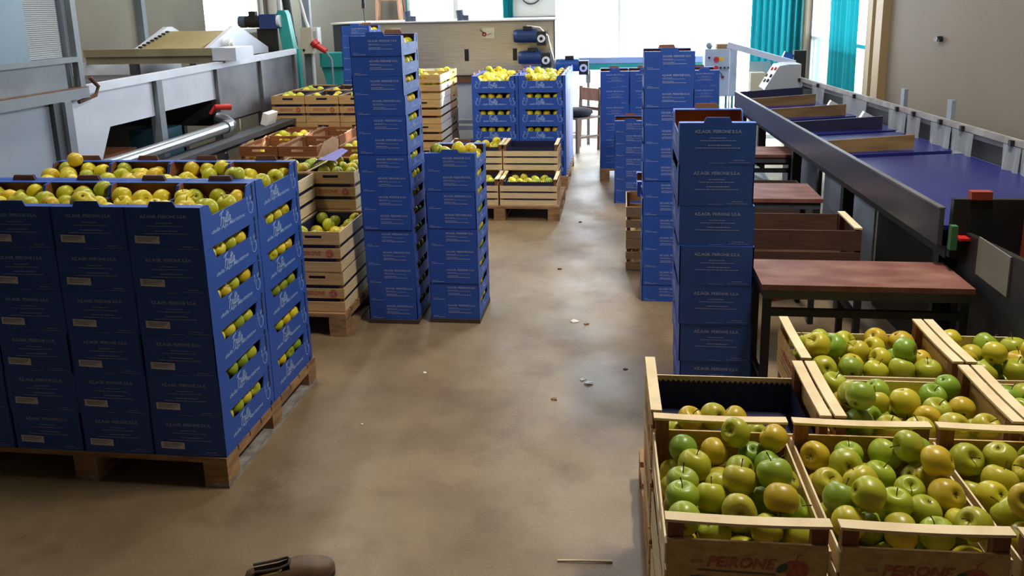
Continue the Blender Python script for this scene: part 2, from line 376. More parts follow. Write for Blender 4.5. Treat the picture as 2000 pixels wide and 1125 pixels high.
g = random.Random(6)
for k in range(14):
    for q in range(2):
        o = MB().box(-6.15, 9.72 + q * .42, k * .19, -5.75, 10.12 + q * .42, k * .19 + .18).build('shipping_box', PAPER)
        tag(o, 'white box with red band stacked outside the side window, %s column, %s' % (['near', 'far'][q], from_top(k, 14)), 'box', 'boxes stacked outside the window')
        for b in range(2): MB().box(-5.749, 9.75 + q * .42 + .2 * b + g.uniform(0, .04), k * .19 + .03, -5.745, 9.75 + q * .42 + .2 * b + g.uniform(.08, .15), k * .19 + g.uniform(.08, .14)).build('red_band', RED, o)
# ------------------------------------------------------------------ printed marks
def arc(cx, cy, rx, ry, a0, a1, n=14): return [(cx + rx * math.cos(math.radians(lerp(a0, a1, i / n))), cy + ry * math.sin(math.radians(lerp(a0, a1, i / n)))) for i in range(n + 1)]
FRUTTA = [  # brush strokes, unit height
    [(.02, -.12), (.10, .1), (.17, .5), (.24, .98)], [(-.06, .8), (.02, .95), (.2, 1.02), (.46, 1.06), (.56, 1.16)], [(.06, .5), (.2, .53), (.4, .6)],
    [(.42, .0), (.46, .25), (.5, .5)], [(.46, .3), (.54, .5), (.64, .52)],
    [(.68, .5), (.66, .2), (.71, .02), (.8, .08), (.88, .5)], [(.88, .5), (.86, .15), (.9, 0), (.98, .06)],
    [(1.06, .98), (1.02, .4), (1.02, .06), (1.08, 0), (1.14, .08)], [(1.26, .98), (1.22, .4), (1.22, .06), (1.28, 0), (1.34, .08)], [(.92, .6), (1.15, .64), (1.44, .74)],
    [(1.62, .46), (1.52, .5), (1.42, .36), (1.4, .1), (1.47, 0), (1.56, .14), (1.64, .48)], [(1.64, .48), (1.62, .12), (1.67, 0), (1.76, .08)]]
def emblem(mb, org, ux, uy, s):
    for pts, w in ((arc(.0, 0, .42, .5, 115, 425, 20), .06), (arc(.12, .02, .2, .36, -100, 120, 12), .05), ([(-.02, .5), (.02, .68)], .06),
                   ([(.02, .62), (.2, .72), (.3, .95), (.12, .86), (.02, .62)], .06), ([(.02, .62), (-.06, .8), (-.02, 1.0)], .06),
                   ([(-.55, .95), (-.62, .8), (-.55, .62), (-.48, .8), (-.55, .95)], .07), ([(-.55, .62), (-.56, .35), (-.5, .2)], .05), ([(-.7, .45), (-.42, .52)], .05)):
        mb.stroke([(p[0] * s, p[1] * s) for p in pts], w * s, org, ux, uy)
def frutta_mesh(x, y0, y1, h, sgn, both):
    """print on a long side: x = plane, text runs along y (sgn +1: reads towards +y)"""
    mb = MB(); d = abs(y1 - y0); ux = Vector((0, sgn, 0)); uy = Vector((0, 0, 1)); ys = y0 if sgn > 0 else y1
    O = lambda a, b: Vector((x, ys + sgn * a * d, b * h))
    a0, a1 = (.30, .18) if not both else (.36, .26)
    k = .26 * h * 1.02
    for st in FRUTTA: mb.stroke([(p[0] * k * 1.15 + p[1] * k * .12, p[1] * k) for p in st], .12 * k, O(a0, .385), ux, uy)
    mb.text('delle Alpi Marittime', O(a1 - .03, .25), ux, uy, (.60 if not both else .5) * d, .13 * h, shear=.35, bold=.012)
    em = [MB()]; emblem(em[0], O(.88, .42), ux, uy, .3 * h)
    if both: em.append(MB()); emblem(em[1], O(.12, .42), -ux, uy, .3 * h)
    return mb, em

# ------------------------------------------------------------------ blue cartons
def carton(w, d, h, kind, label):
    t = .005; x = w / 2; y = d / 2; hn = h * (.70 if kind == 'tall' else .60); mb = MB()
    def wall_face(poly, x0, x1, inner_first):
        n = len(poly); v = [(x0, p[0], p[1]) for p in poly] + [(x1, p[0], p[1]) for p in poly]
        mb.add(v, [tuple(range(n))[::-1]], 0); mb.add(v, [tuple(range(n, 2 * n))], 1)
        mb.add(v, [(i, (i + 1) % n, n + (i + 1) % n, n + i) for i in range(n)], 0)
    prof = [(-y, 0), (y, 0), (y, h), (y - .11 * d, h), (y - .17 * d, h * .97), (y - .21 * d, hn), (-y + .19 * d, hn), (-y + .14 * d, h * .97), (-y + .08 * d, h), (-y, h)]
    wall_face(prof, -x, -x + t, 0); wall_face(prof, x, x - t, 0)
    for s in (-1, 1):
        a = s * y; b = s * (y - t)
        v = [(-x, a, 0), (x, a, 0), (x, a, h), (-x, a, h), (-x, b, 0), (x, b, 0), (x, b, h), (-x, b, h)]
        mb.add(v, [(0, 1, 2, 3)], 0); mb.add(v, [(4, 7, 6, 5)], 1); mb.add(v, [(3, 2, 6, 7)], 0)
        mb.box(-x + t, min(s * (y - .045), b), h - .004, x - t, max(s * (y - .045), b), h, [1, 0, 0, 0, 0, 0])   # folded rim
        for q in (-1, 1):   # kraft corner folds
            mb.prism([(q * (x - t), s * (y - t)), (q * (x - t), s * (y - .04)), (q * (x - .022), s * (y - t))], 2, .004, h - .005, 1)
    mb.box(-x + t, -y + t, .0, x - t, y - t, .004, 1)
    body = mb.build('fruit_carton', [BLUE, KRAFT]); tag(body, label, 'carton'); fix_normals(body)
    for s in (-1, 1):
        MB().prism([(-.055, h + .0003), (.055, h + .0003), (.045, h + .022), (-.045, h + .022)], 1, s * y, s * (y - t), [0, 1] + [0] * 4 if s < 0 else [0, 1] + [1] * 4).build('hand_tab', [BLUE, KRAFT], body)
    # print on the short or front face
    for s in (-1,):
        pm = MB(); cm = MB()
        ux = Vector((-s, 0, 0)) if s > 0 else Vector((1, 0, 0)); uy = Vector((0, 0, 1)); yy = s * (y + .0012)
        O = lambda a, b: Vector(((a - .5) * w * (1 if s < 0 else -1), yy, b * h))
        if kind == 'tall':
            pm.text('AZ.AGR. PEIRONE S.S.A.', O(.2, .76), ux, uy, .62 * w, .075 * h, bold=.02)
            rows = [(.40, .62, .645, .016), (.28, .74, .58, .014), (.38, .68, .47, .02), (.22, .80, .405, .016), (.72, .86, .11, .014), (.66, .94, .06, .01), (.4, .6, .04, .008)]
        else:
            pm.text('AZ.AGR. PEIRONE S.S.A.', O(.36, .70), ux, uy, .56 * w, .10 * h, bold=.02)
            rows = [(.37, .56, .60, .02), (.37, .82, .55, .02), (.37, .60, .42, .03), (.37, .84, .345, .03), (.06, .16, .15, .02), (.06, .30, .08, .025)]
        for a, b, zc, th in rows:   # the small lines, too small to read in the photo
            k = a; rnd = random.Random(int(zc * 1000))
            while k < b:
                e = min(b, k + rnd.uniform(.02, .06))
                (pm if zc > .2 else cm).add([O(k, zc - th / 2), O(e, zc - th / 2), O(e, zc + th / 2), O(k, zc + th / 2)], [(0, 1, 2, 3)]); k = e + .008
        pm.build('front_lettering', PRINT, body); cm.build('corner_lettering', PRINT, body)
    for s in (-1, 1):
        fm, em = frutta_mesh(s * (x + .0012), -y, y, h * (1 if kind == 'tall' else .86), s, kind != 'tall' or label == 'g'); fm.build('side_lettering', PRINTB, body)
        for q in em: q.build('apple_emblem', PRINTB, body)
    for s in (-1, 1):
        sl = MB()
        xx = s * (x + .001)
        for yc in (y - .07 * d, ):
            sl.add([(xx, yc - .006, h * .55), (xx, yc + .006, h * .55), (xx, yc + .006, h * .97), (xx, yc - .006, h * .97)], [(0, 1, 2, 3)])
            sl.add([(xx, yc - .006, 0), (xx, yc + .006, 0), (xx, yc + .006, h * .14), (xx, yc - .006, h * .14)], [(0, 1, 2, 3)])
        sl.build('lock_slot', SLOT, body)
    return body
C1 = (.298, .470, .169); C2 = (.296, .378, .1113)
TALL = carton(*C1, 'tall', 'proto'); SMALL = carton(*C2, 'small', 'proto'); SIDE = carton(*C1, 'tall', 'g')
pl = MB(); w, d, h = C1
for k in range(1): pl.add([((a - .5) * w, -d / 2 - .0025, b * h) for a, b in ((.10, .19), (.43, .175), (.43, .345), (.10, .36))], [(0, 1, 2, 3)])
lk = MB()
for zc, b in ((.31, .40), (.275, .38), (.235, .34)): lk.add([((a - .5) * w, -d / 2 - .0032, q * h) for a, q in ((.13, zc), (b, zc - .008), (b, zc + .006), (.13, zc + .014))], [(0, 1, 2, 3)])
LAB = tag(dup(TALL, (0, 0, 0)), 'proto', 'carton')
plo = pl.build('paper_label', LABEL, LAB); lk.build('label_lettering', LABELINK, plo)
rnd = random.Random(5)

def jitter(rz, p, a): return (p[0] + rnd.uniform(-a, a), p[1] + rnd.uniform(-a, a), p[2])
def put(proto, dims, corner, i, j, z, rz, label, group, jit=.0008, top=False):
    w, d, h = dims; cx = corner[0] + (i + .5) * (w + .003) * math.cos(rz) - (j + .5) * (d + .004) * math.sin(rz); cy = corner[1] + (i + .5) * (w + .003) * math.sin(rz) + (j + .5) * (d + .004) * math.cos(rz)
    o = dup(proto, (cx + rnd.uniform(-jit, jit), cy + rnd.uniform(-jit, jit), z), rz + rnd.uniform(-.003, .003), label, group, () if top else ('hand_tab',))
    return o

# ------------------------------------------------------------------ apples
HEAP = []    # (x, y, z, r, colour, where, container key, in view rank)
PAL_G = [((118, 156, 46), 'green'), ((138, 164, 48), 'green'), ((152, 170, 48), 'yellow-green'), ((162, 172, 46), 'yellow-green'), ((170, 174, 46), 'yellow-green'), ((178, 176, 46), 'yellow-green'), ((190, 178, 46), 'yellow'), ((194, 180, 50), 'yellow'), ((200, 168, 44), 'golden')]
PAL_Y = [((236, 216, 52), 'yellow'), ((228, 212, 54), 'yellow'), ((206, 204, 52), 'yellow-green'), ((232, 198, 50), 'golden'), ((192, 198, 52), 'yellow-green')]
SIM = {}
def settle(lx, ly, n, seed, r0=.037):
    k = (round(lx, 3), round(ly, 3), n, seed, r0)
    if k in SIM: return SIM[k]
    g = np.random.RandomState(seed); r = r0 * g.uniform(.9, 1.07, n)
    nx = max(1, int(lx / (2.15 * r0))); ny = max(1, int(ly / (2.15 * r0)))
    p = np.array([[((i % nx) + .5) / nx * lx - lx / 2, ((i // nx) % ny + .5) / ny * ly - ly / 2, r0 + (i // (nx * ny)) * 2.1 * r0] for i in range(n)])
    p += g.uniform(-.012, .012, p.shape)
    rs = r[:, None] + r[None, :]
    for it in range(170):
        if it < 150: p[:, 2] -= .004
        for _ in range(3):
            dv = p[:, None, :] - p[None, :, :]; ds = np.sqrt((dv ** 2).sum(2)) + 1e-9; np.fill_diagonal(ds, 9)
            ov = np.maximum(rs - ds, 0); p = p + (dv / ds[:, :, None] * (ov * .26)[:, :, None]).sum(1)
            q = r * 1.05; p[:, 0] = np.clip(p[:, 0], -lx / 2 + q, lx / 2 - q); p[:, 1] = np.clip(p[:, 1], -ly / 2 + q, ly / 2 - q); p[:, 2] = np.maximum(p[:, 2], r)
    SIM[k] = (p, r); return SIM[k]
def fill(cx, cy, z, rz, lx, ly, n, seed, pal, where, key, keep=.45, flip=False, r0=.037, zmax=None):
    p, r = settle(lx, ly, n, seed, r0); c, s = math.cos(rz), math.sin(rz); g = random.Random(seed * 7 + int(cx * 1000) + int(cy * 999))
    top = p[:, 2].max(); low = p[:, 2].min()
    for q, rr in zip(p, r):
        x, y = (-q[0], -q[1]) if flip else (q[0], q[1])
        cover = sum(1 for a in p if a[2] > q[2] + .03 and (a[0] - q[0]) ** 2 + (a[1] - q[1]) ** 2 < .032 ** 2)
        HEAP.append((cx + x * c - y * s, cy + x * s + y * c, z + q[2], rr, g.choice(pal), where, key, cover == 0))
def single(x, y, z, pal, where, key, g, r=.036):
    HEAP.append((x, y, z, r * g.uniform(.94, 1.05), g.choice(pal), where, key, True))

# ------------------------------------------------------------------ pallets
def pallet(label, x0, y0, lx, ly, h, mats, rz=0.0, group=None, boards=7, yaxis=False):
    t = thing('wooden_pallet', label, 'pallet', (x0, y0, 0), rz, group); m0, m1 = mats
    nb = 9
    for i in range(nb):   # top deck
        a = i / (nb - 1) * (ly - .1)
        MB().box(0, a, h - .022, lx, a + .1, h).build('deck_board', m0, t)
    for i in range(3):
        a = i / 2 * (lx - .1)
        MB().box(a, 0, h - .044, a + .1, ly, h - .022).build('stringer_board', m0, t)
        MB().box(a, 0, 0, a + .1, ly, .022).build('bottom_board', m1, t)
        for j in range(3):
            b = j / 2 * (ly - .1); MB().box(a, b, .022, a + .1, b + .1, h - .044).build('block', m0, t)
    return t

# ------------------------------------------------------------------ big carton pallet in front
A0 = (-1.53, 2.757); AR = .008; PH = .131
pallet('wooden pallet under the near block of labelled blue cartons', A0[0] - 1.215, A0[1] - .005, 1.215, .965, PH, (PALLETW, GREYW))
for j in range(2):
    for i in range(4):
        for k in range(6):
            ctr = ('first column from the aisle' if i == 0 else ORD[i + 1] + ' column from the aisle')
            lab = ('labelled' if j == 0 else 'back row') + ' blue carton, %s, %s, near pallet' % (ctr, 'top layer' if k == 5 else ORD[6 - k] + ' layer down')
            o = put(LAB if j == 0 else TALL, C1, A0, -1 - i, j, PH + k * .1691, AR, lab, 'cartons on the near pallet', top=k == 5)
            if k == 5:
                fill(o.location.x, o.location.y, o.location.z + .004, AR, .285, .455, 35, 11 + i % 3 + 3 * j, PAL_Y, 'top carton, %s column, %s row, near pallet' % (ORD[i + 1], 'front' if j == 0 else 'back'), 'A%d%d' % (i, j), .3, i > 1, .0405)
            elif i == 0:
                g = random.Random(k * 31 + j)
                for q in range(4):
                    single(o.location.x + .1, o.location.y - .135 + q * .086 + g.uniform(-.006, .006), o.location.z + .122 + g.uniform(-.006, .006), PAL_Y + PAL_G[1:3],
                           '%s window down, %s row, near pallet' % (ORD[5 - k], 'front' if j == 0 else 'back'), 'AW%d%d' % (k, j), g, .0405)

# ------------------------------------------------------------------ tall stacks beside the aisle
def small_stack(x, y, n, base, lean, phrase, grp, rz=0.0, apples=True, side=1, z0=None, dims=C2, proto=None, step=.1113):
    z0 = base if z0 is None else z0
    for k in range(n):
        o = put(proto or SMALL, dims, (x + lean * (z0 + k * step), y), 0, 0, z0 + k * step, rz, 'blue carton, %s in %s' % (from_top(k, n), phrase), grp, .003, top=k == n - 1)
        if apples and k < n - 1:
            g = random.Random(k * 17 + int(x * 100))
            for q in range(3):
                single(o.location.x + side * .1, o.location.y - .08 + q * .083 + g.uniform(-.005, .005), o.location.z + .068, PAL_Y + PAL_G[1:3], phrase.split(' be')[0], phrase + str(k), g, .039)
        elif apples:
            fill(o.location.x, o.location.y, o.location.z + .004, rz, .284, .364, 15 if n == 15 else 18, 21 + n, PAL_Y, 'top carton of ' + phrase.split(' be')[0], phrase, .2, False, .041)
tag(MB().box(-1.495, 4.50, 0, -1.19, 4.89, .025).build('base_board', DARKW), 'dark base board under the tallest carton stack of the aisle', 'board')
tag(MB().box(-1.13, 4.54, 0, -.825, 4.93, .025).build('base_board', DARKW), 'dark base board under the short carton stack of the aisle', 'board')
small_stack(-1.491, 4.505, 15, .025, -.013, 'the tallest stack beside the wooden crates', 'cartons in the tallest aisle stack')
small_stack(-1.126, 4.545, 9, .025, .004, 'the short stack beside the tallest stack', 'cartons in the short aisle stack')
small_stack(-2.83, 8.2, 15, 0, .0, 'the far stack before the steel machine', 'cartons in the far stack', rz=-.02)
small_stack(.133, 4.99, 14, 0, -.004, 'the empty stack behind the brown tables', 'cartons in the empty table-side stack', apples=False)
small_stack(-.065, 7.61, 7, 0, -.008, 'the low stack before the far pallet', 'cartons in the low empty stack', apples=False)
small_stack(.255, 3.315, 8, 0.02, -.025, 'the empty stack beside the nearest table', 'cartons in the near empty stack', apples=False, dims=C1, proto=TALL, step=.1692)
tag(MB().box(.24, 3.31, 0, .55, 3.79, .02).build('base_board', DARKW), 'dark base board under the empty stack beside the nearest table', 'board')
# ------------------------------------------------------------------ far pallets of cartons
pallet('wooden pallet under the far block of empty cartons', -.222, 8.56, 1.215, .80, .14, (PALLETW, PALLETW), .03)
for j in range(1):
    for i in range(4):
        for k in range(6):
            put(TALL, C1, (-.222, 8.57), i, j, .14 + k * .1691, .03, 'empty blue carton, %s column from the aisle, %s, far pallet' % (ORD[i + 1], 'top layer' if k == 5 else ORD[6 - k] + ' layer down'), 'cartons on the far empty pallet', top=k == 5)
pallet('wooden pallet under the far block of filled cartons', -1.5, 8.17, .96, 1.22, .14, (PALLETW, PALLETW))
for c in range(2):
    for r in range(4):
        for k in range(6):
            cx = -1.5 + .475 * (c + .5); cy = 8.18 + .303 * (r + .5); z = .14 + k * .1691
            o = dup(SIDE, (cx, cy, z), -math.pi / 2 + rnd.uniform(-.006, .006), 'filled blue carton, %s column, %s row, %s, before the steel machine' % (['outer', 'aisle'][c], ORD[r + 1], 'top layer' if k == 5 else ORD[6 - k] + ' layer down'), 'cartons on the far filled pallet', () if k == 5 else ('hand_tab',))
            if k == 5: fill(cx, cy, z + .004, -math.pi / 2, .285, .455, 36, 31 + (r + c) % 3, PAL_Y, 'top carton before the steel machine', 'G%d%d' % (c, r), .35, False, .0405)
            elif r == 0:
                g = random.Random(k * 13 + c)
                for q in range(4): single(cx - .135 + q * .09 + g.uniform(-.008, .008), cy - .1, z + .122, PAL_Y, 'far filled pallet', 'GW%d%d' % (k, c), g, .0405)

# ------------------------------------------------------------------ wooden crates
def rail_crate(L, W, H, label, panel=True, liner=False):
    """crate with raised end rails: long axis x, short ends at x = +-L/2"""
    t = thing('rail_crate', label, 'crate'); x = L / 2; y = W / 2
    m = MB()
    for i in range(5): m.box(-x + .004, -y + i * W / 5 + .003, 0, x - .004, -y + (i + 1) * W / 5 - .003, .006)
    m.build('floor_slats', PINE, t)
    zt = H - .05
    for s in (-1, 1):
        m = MB(); n = 3 if H > .21 else 2; sh = (zt - .0) / n
        for k in range(n): m.box(-x, min(s * y, s * (y - .005)), k * sh + .004, x, max(s * y, s * (y - .005)), (k + 1) * sh - .012)
        m.build('side_slats', PINEW, t)
        e = MB().box(min(s * x, s * (x - .006)), -y + .006, .006, max(s * x, s * (x - .006)), y - .006, zt).build('end_panel', PINE, t)
        p = MB(); xx = s * (x + .001); ux = Vector((0, s, 0)); uy = Vector((0, 0, 1)); O = lambda a, b: Vector((xx, (a - .5) * W * s, b * zt))
        p.text('PEIRONE', O(.26, .52), ux, uy, .42 * W, .2 * zt, shear=.25, bold=.03)
        p.text('AZ.AGR.', O(.16, .58), ux, uy, .08 * W, .07 * zt, bold=.02)
        ap = [(.80 * W + .026 * math.cos(b) * (1 + .1 * math.cos(2 * b)), .55 * zt + .027 * math.sin(b) - .006 * math.exp(-((b - 1.57) / .5) ** 2)) for b in [2 * math.pi * q / 20 for q in range(20)]]
        p.add([O(0, 0) + ux * a0 + uy * b0 for a0, b0 in ap], [tuple(range(20))])
        p.stroke([(.80 * W, .55 * zt + .022), (.805 * W, .55 * zt + .034), (.83 * W, .55 * zt + .04)], .003, O(0, 0), ux, uy)
        p.build('red_print', REDP, e)
        q = MB().add([O(.2, .44), O(.68, .42), O(.68, .45), O(.2, .47)], [(0, 1, 2, 3)]).add([O(.16, .32), O(.68, .3), O(.68, .33), O(.16, .35)], [(0, 1, 2, 3)]); q.build('print_rule', GREYP, e)
        MB().add([O(0, 0) + ux * (.715 * W + .013 * math.cos(b)) + uy * (.56 * zt + .011 * math.sin(b) + .006 * math.cos(b)) for b in [2 * math.pi * q / 12 for q in range(12)]], [tuple(range(12))]).build('green_print', GREENP, e)
        for s2 in (-1, 1): MB().box(min(s * (x - .006), s * (x - .03)), min(s2 * (y - .006), s2 * (y - .042)), .006, max(s * (x - .006), s * (x - .03)), max(s2 * (y - .006), s2 * (y - .042)), H - .007).build('corner_post', PINED, t)
        r = MB(); n = 8; sag = .004
        for i in range(n):
            a0 = -y + W * i / n; a1 = -y + W * (i + 1) / n; z0 = -sag * math.sin(math.pi * i / n); z1 = -sag * math.sin(math.pi * (i + 1) / n)
            xa = s * (x + .001); xb = s * (x - .031)
            v = [(xa, a0, H - .007 + z0), (xb, a0, H - .007 + z0), (xb, a1, H - .007 + z1), (xa, a1, H - .007 + z1), (xa, a0, H + z0), (xb, a0, H + z0), (xb, a1, H + z1), (xa, a1, H + z1)]
            r.add(v, [(0, 3, 2, 1), (4, 5, 6, 7), (0, 1, 5, 4), (1, 2, 6, 5), (2, 3, 7, 6), (3, 0, 4, 7)])
        fix_normals(r.build('top_rail', PINEW, t))
    return t
def zigzag_liner(parent, L, W, z0, z1, m=None):
    mb = MB(); x = L / 2 - .034; y = W / 2 - .008
    for (ax, ay, bx, by) in ((-x, y, x, y), (x, y, x, -y), (x, -y, -x, -y), (-x, -y, -x, y)):
        n = 26
        for i in range(n):
            p = (lerp(ax, bx, i / n), lerp(ay, by, i / n)); q = (lerp(ax, bx, (i + 1) / n), lerp(ay, by, (i + 1) / n)); h = ((p[0] + q[0]) / 2, (p[1] + q[1]) / 2)
            mb.add([(p[0], p[1], z0), (q[0], q[1], z0), (q[0], q[1], z1 - .006), (h[0], h[1], z1 + .004), (p[0], p[1], z1 - .006)], [(0, 1, 2, 3, 4)])
    mb.add([(-x, -y, z0 + .001), (x, -y, z0 + .001), (x, y, z0 + .001), (-x, y, z0 + .001)], [(0, 1, 2, 3)])
    return mb.build('paper_liner', m or LINER, parent)
def slat_crate(W, L, H, label, wood, wood2, pr=True, slats=3):
    """crate with hand holes in the short ends (y = +-L/2), slats on all sides"""
    t = thing('slatted_crate', label, 'crate'); x = W / 2; y = L / 2; sh = H / slats; th = sh * .72
    m = MB()
    for i in range(4): m.box(-x + i * W / 4 + .003, -y + .004, 0, -x + (i + 1) * W / 4 - .003, y - .004, .006)
    m.build('floor_slats', wood, t)
    for s in (-1, 1):
        a, b = sorted((s * y, s * (y - .007))); m = MB()
        for k in range(slats):
            z0 = k * sh + .004; z1 = z0 + th
            if k < slats - 1 or slats < 3: m.box(-x, a, z0, x, b, z1)
            else:
                z1 = H; zc = (z0 + z1) / 2
                m.box(-x, a, z0, x, b, zc - .002).box(-x, a, zc + .016, x, b, z1).box(-x, a, zc - .002, -.05, b, zc + .016).box(.05, a, zc - .002, x, b, zc + .016)
        e = m.build('end_slats', wood, t)
        if pr:
            p = MB(); ux = Vector((-s, 0, 0)); uy = Vector((0, 0, 1)); O = lambda c, q: Vector((-s * (c - .5) * W, s * (y + .001), q))
            p.text('PEIRONE', O(.22, sh * 1.28), ux, uy, .42 * W, th * .42, shear=.25, bold=.03); p.stroke(arc(.8 * W, 0, .014, .016, 0, 360, 12), .018, O(0, sh * 1.4), ux, uy, closed=True)
            p.build('red_print', REDP, e)
        a, b = sorted((s * x, s * (x - .006))); m = MB()
        for k in range(slats): m.box(a, -y + .007, k * sh + .004, b, y - .007, H - .004 if k == slats - 1 else k * sh + .004 + th)
        m.build('side_slats', wood2, t)
        for s2 in (-1, 1):
            c0, c1 = sorted((s * (x - .006), s * (x - .03))); d0, d1 = sorted((s2 * (y - .007), s2 * (y - .03)))
            MB().box(c0, d0, .006, c1, d1, H - .004).build('corner_post', PINED, t)
    return t
# --- foreground crates
BP = (.1062, 1.6858); BR = .0216; BW, BL, BH, BZ = .3664, .5, .19, .7039
def bloc(u, v): return (BP[0] + u * math.cos(BR) - v * math.sin(BR), BP[1] + u * math.sin(BR) + v * math.cos(BR))
RC = rail_crate(BL, BW, BH, 'proto'); RCL = rail_crate(BL, BW, BH, 'proto'); zigzag_liner(RCL, BL, BW, .012, .112)
y2 = BL + .016; y3 = y2 + BW + .0235
spots = []
for i in range(3): spots.append((i * (BW + .016) + BW / 2, BL / 2, math.pi / 2, 'front', i))
for i in range(3): spots.append((-.004 + i * (BL + .0105) + BL / 2, y2 + BW / 2, 0.0, 'middle', i))
for i in range(2): spots.append((.503 + i * (BL + .0105) + BL / 2, y3 + BW / 2, 0.0, 'back', i))
NB = {('middle', 0)}
for (u, v, a, row, i) in spots:
    x, y = bloc(u, v); lay = ['bottom', 'middle', 'top']
    nth = ORD[i + 1] + ' from the aisle' if row != 'back' else ['aisle side', 'wall side'][i]
    for k in range(3):
        z = BZ - BH * (3 - k)
        what = ('nearly empty ' if (row, i) in NB else 'apple-filled ') if k == 2 else ''
        dup(RCL if (row, i) in NB and k == 2 else RC, (x, y, z), BR + a + rnd.uniform(-.004, .004), '%srail-topped crate, %s row, %s, %s layer, by the tables' % (what, row, nth, lay[k]), 'rail-topped crates in the near stack')
    where = '%s-row crate, %s' % (row, nth)
    if (row, i) in NB:
        g = random.Random(3)
        for (px, py, pz) in ((-.19, -.13, .05), (-.115, -.125, .05), (-.04, -.13, .05), (.035, -.125, .05), (.11, -.13, .05), (-.17, -.06, .055), (-.13, -.09, .115), (-.06, -.085, .125), (.0, -.08, .115), (.16, -.12, .05), (-.09, -.05, .06), (.07, -.06, .05)):
            c, s = math.cos(BR), math.sin(BR); single(x + px * c - py * s, y + px * s + py * c, z + pz, PAL_G[3:], where, where, g, .0415)
    else:
        fill(x, y, z + .008, BR + a, BL - .07, BW - .015, 43 if row != 'front' else 46, 41 + len(spots) * 0 + {'front': 0, 'middle': 3, 'back': 6}[row] + i, PAL_G, where, where, .3, False, .0425)
pallet('wooden pallet beneath the near stack of rail-topped crates', bloc(0, .01)[0], bloc(0, .01)[1], 1.16, 1.28, BZ - 3 * BH, (PALLETW, PALLETW), BR)
# --- crates in the middle distance
MH = .24
MC = rail_crate(.5, .365, MH, 'proto'); MCL = rail_crate(.5, .365, MH, 'proto'); zigzag_liner(MCL, .5, .365, .012, .215)
pallet('wooden pallet under rail-topped crates before the far filled cartons', -1.58, 6.92, 1.05, .80, .13, (PALLETW, PALLETW))
for (cx, cy, k, full, nm) in ((-.80, 7.12, 0, 1, 'low aisle-side'), (-1.315, 7.12, 0, 1, 'low inner'), (-.82, 7.5, 0, 0, 'bottom rear aisle-side'), (-1.33, 7.5, 0, 0, 'bottom rear inner'), (-.82, 7.5, 1, 2, 'raised aisle-side'), (-1.33, 7.5, 1, 1, 'raised inner')):
    dup(MCL if full == 2 or full == 1 else MC, (cx, cy, .13 + MH * k), 0, '%s rail-topped crate before the far filled cartons' % nm, 'rail-topped crates before the far cartons')
    if full == 1: fill(cx, cy, .13 + MH * k + .07, 0, .42, .34, 40 if k == 0 else 44, 51 + k, PAL_G[2:] + PAL_Y, 'the %s far crate' % nm, nm, .35, False, .0405)
# --- hand-hole crates behind the near pallet
SCN = slat_crate(.308, .5, .24, 'proto', PINE, PINEW); zigzag_liner(SCN, .35, .49, .012, .232); SCB = slat_crate(.30, .5, .24, 'proto', BROWNW, BROWNW, False); 
def crate_col(proto, x, y, z, n, phrase, grp, rz=0.0, h=.24, full=True, pal=PAL_Y + PAL_G[2:4], seed=61, liner=None, amount=38, w=.308, L=.5, up=.115):
    for k in range(n):
        o = dup(proto, (x + rnd.uniform(-.003, .003), y + rnd.uniform(-.003, .003), z + k * h), rz + rnd.uniform(-.008, .008), '%s, %s' % (phrase, from_top(k, n)), grp)
    zz = z + (n - 1) * h
    if full: fill(x, y, zz + up, rz, w - .03, L - .03, amount, seed, pal, phrase, phrase + str(seed), .3, False, .0405)
    return o
pallet('wooden pallet under hand-hole crates behind the near carton pallet', -2.52, 4.28, .96, 1.06, .14, (PALLETW, PALLETW))
crate_col(SCN, -1.725, 4.555, .14, 2, 'hand-hole crate in the low stack beside the tallest carton stack', 'hand-hole crates behind the near pallet', seed=61, amount=30, up=.085)
crate_col(SCN, -2.04, 4.555, .14, 3, 'hand-hole crate, front stack behind the near cartons', 'hand-hole crates behind the near pallet', seed=62, amount=28)
o = crate_col(SCN, -1.79, 5.075, .14, 3, 'hand-hole crate in the rear stack beside the tallest carton stack', 'hand-hole crates behind the near pallet', seed=63, amount=33)
crate_col(SCN, -2.105, 5.075, .14, 3, 'hand-hole crate, rear stack behind the near cartons', 'hand-hole crates behind the near pallet', seed=64, amount=33)
tag(MB().add([(-1.95, 4.9, .875), (-1.89, 4.88, .925), (-1.87, 5.28, .93), (-1.93, 5.3, .88), (-1.83, 5.3, .91), (-1.8, 4.95, .905)], [(0, 1, 2, 3), (1, 5, 4, 2)]).build('wrapping_paper', LILAC), 'lilac wrapping paper between the apples of the rear hand-hole crates', 'paper')
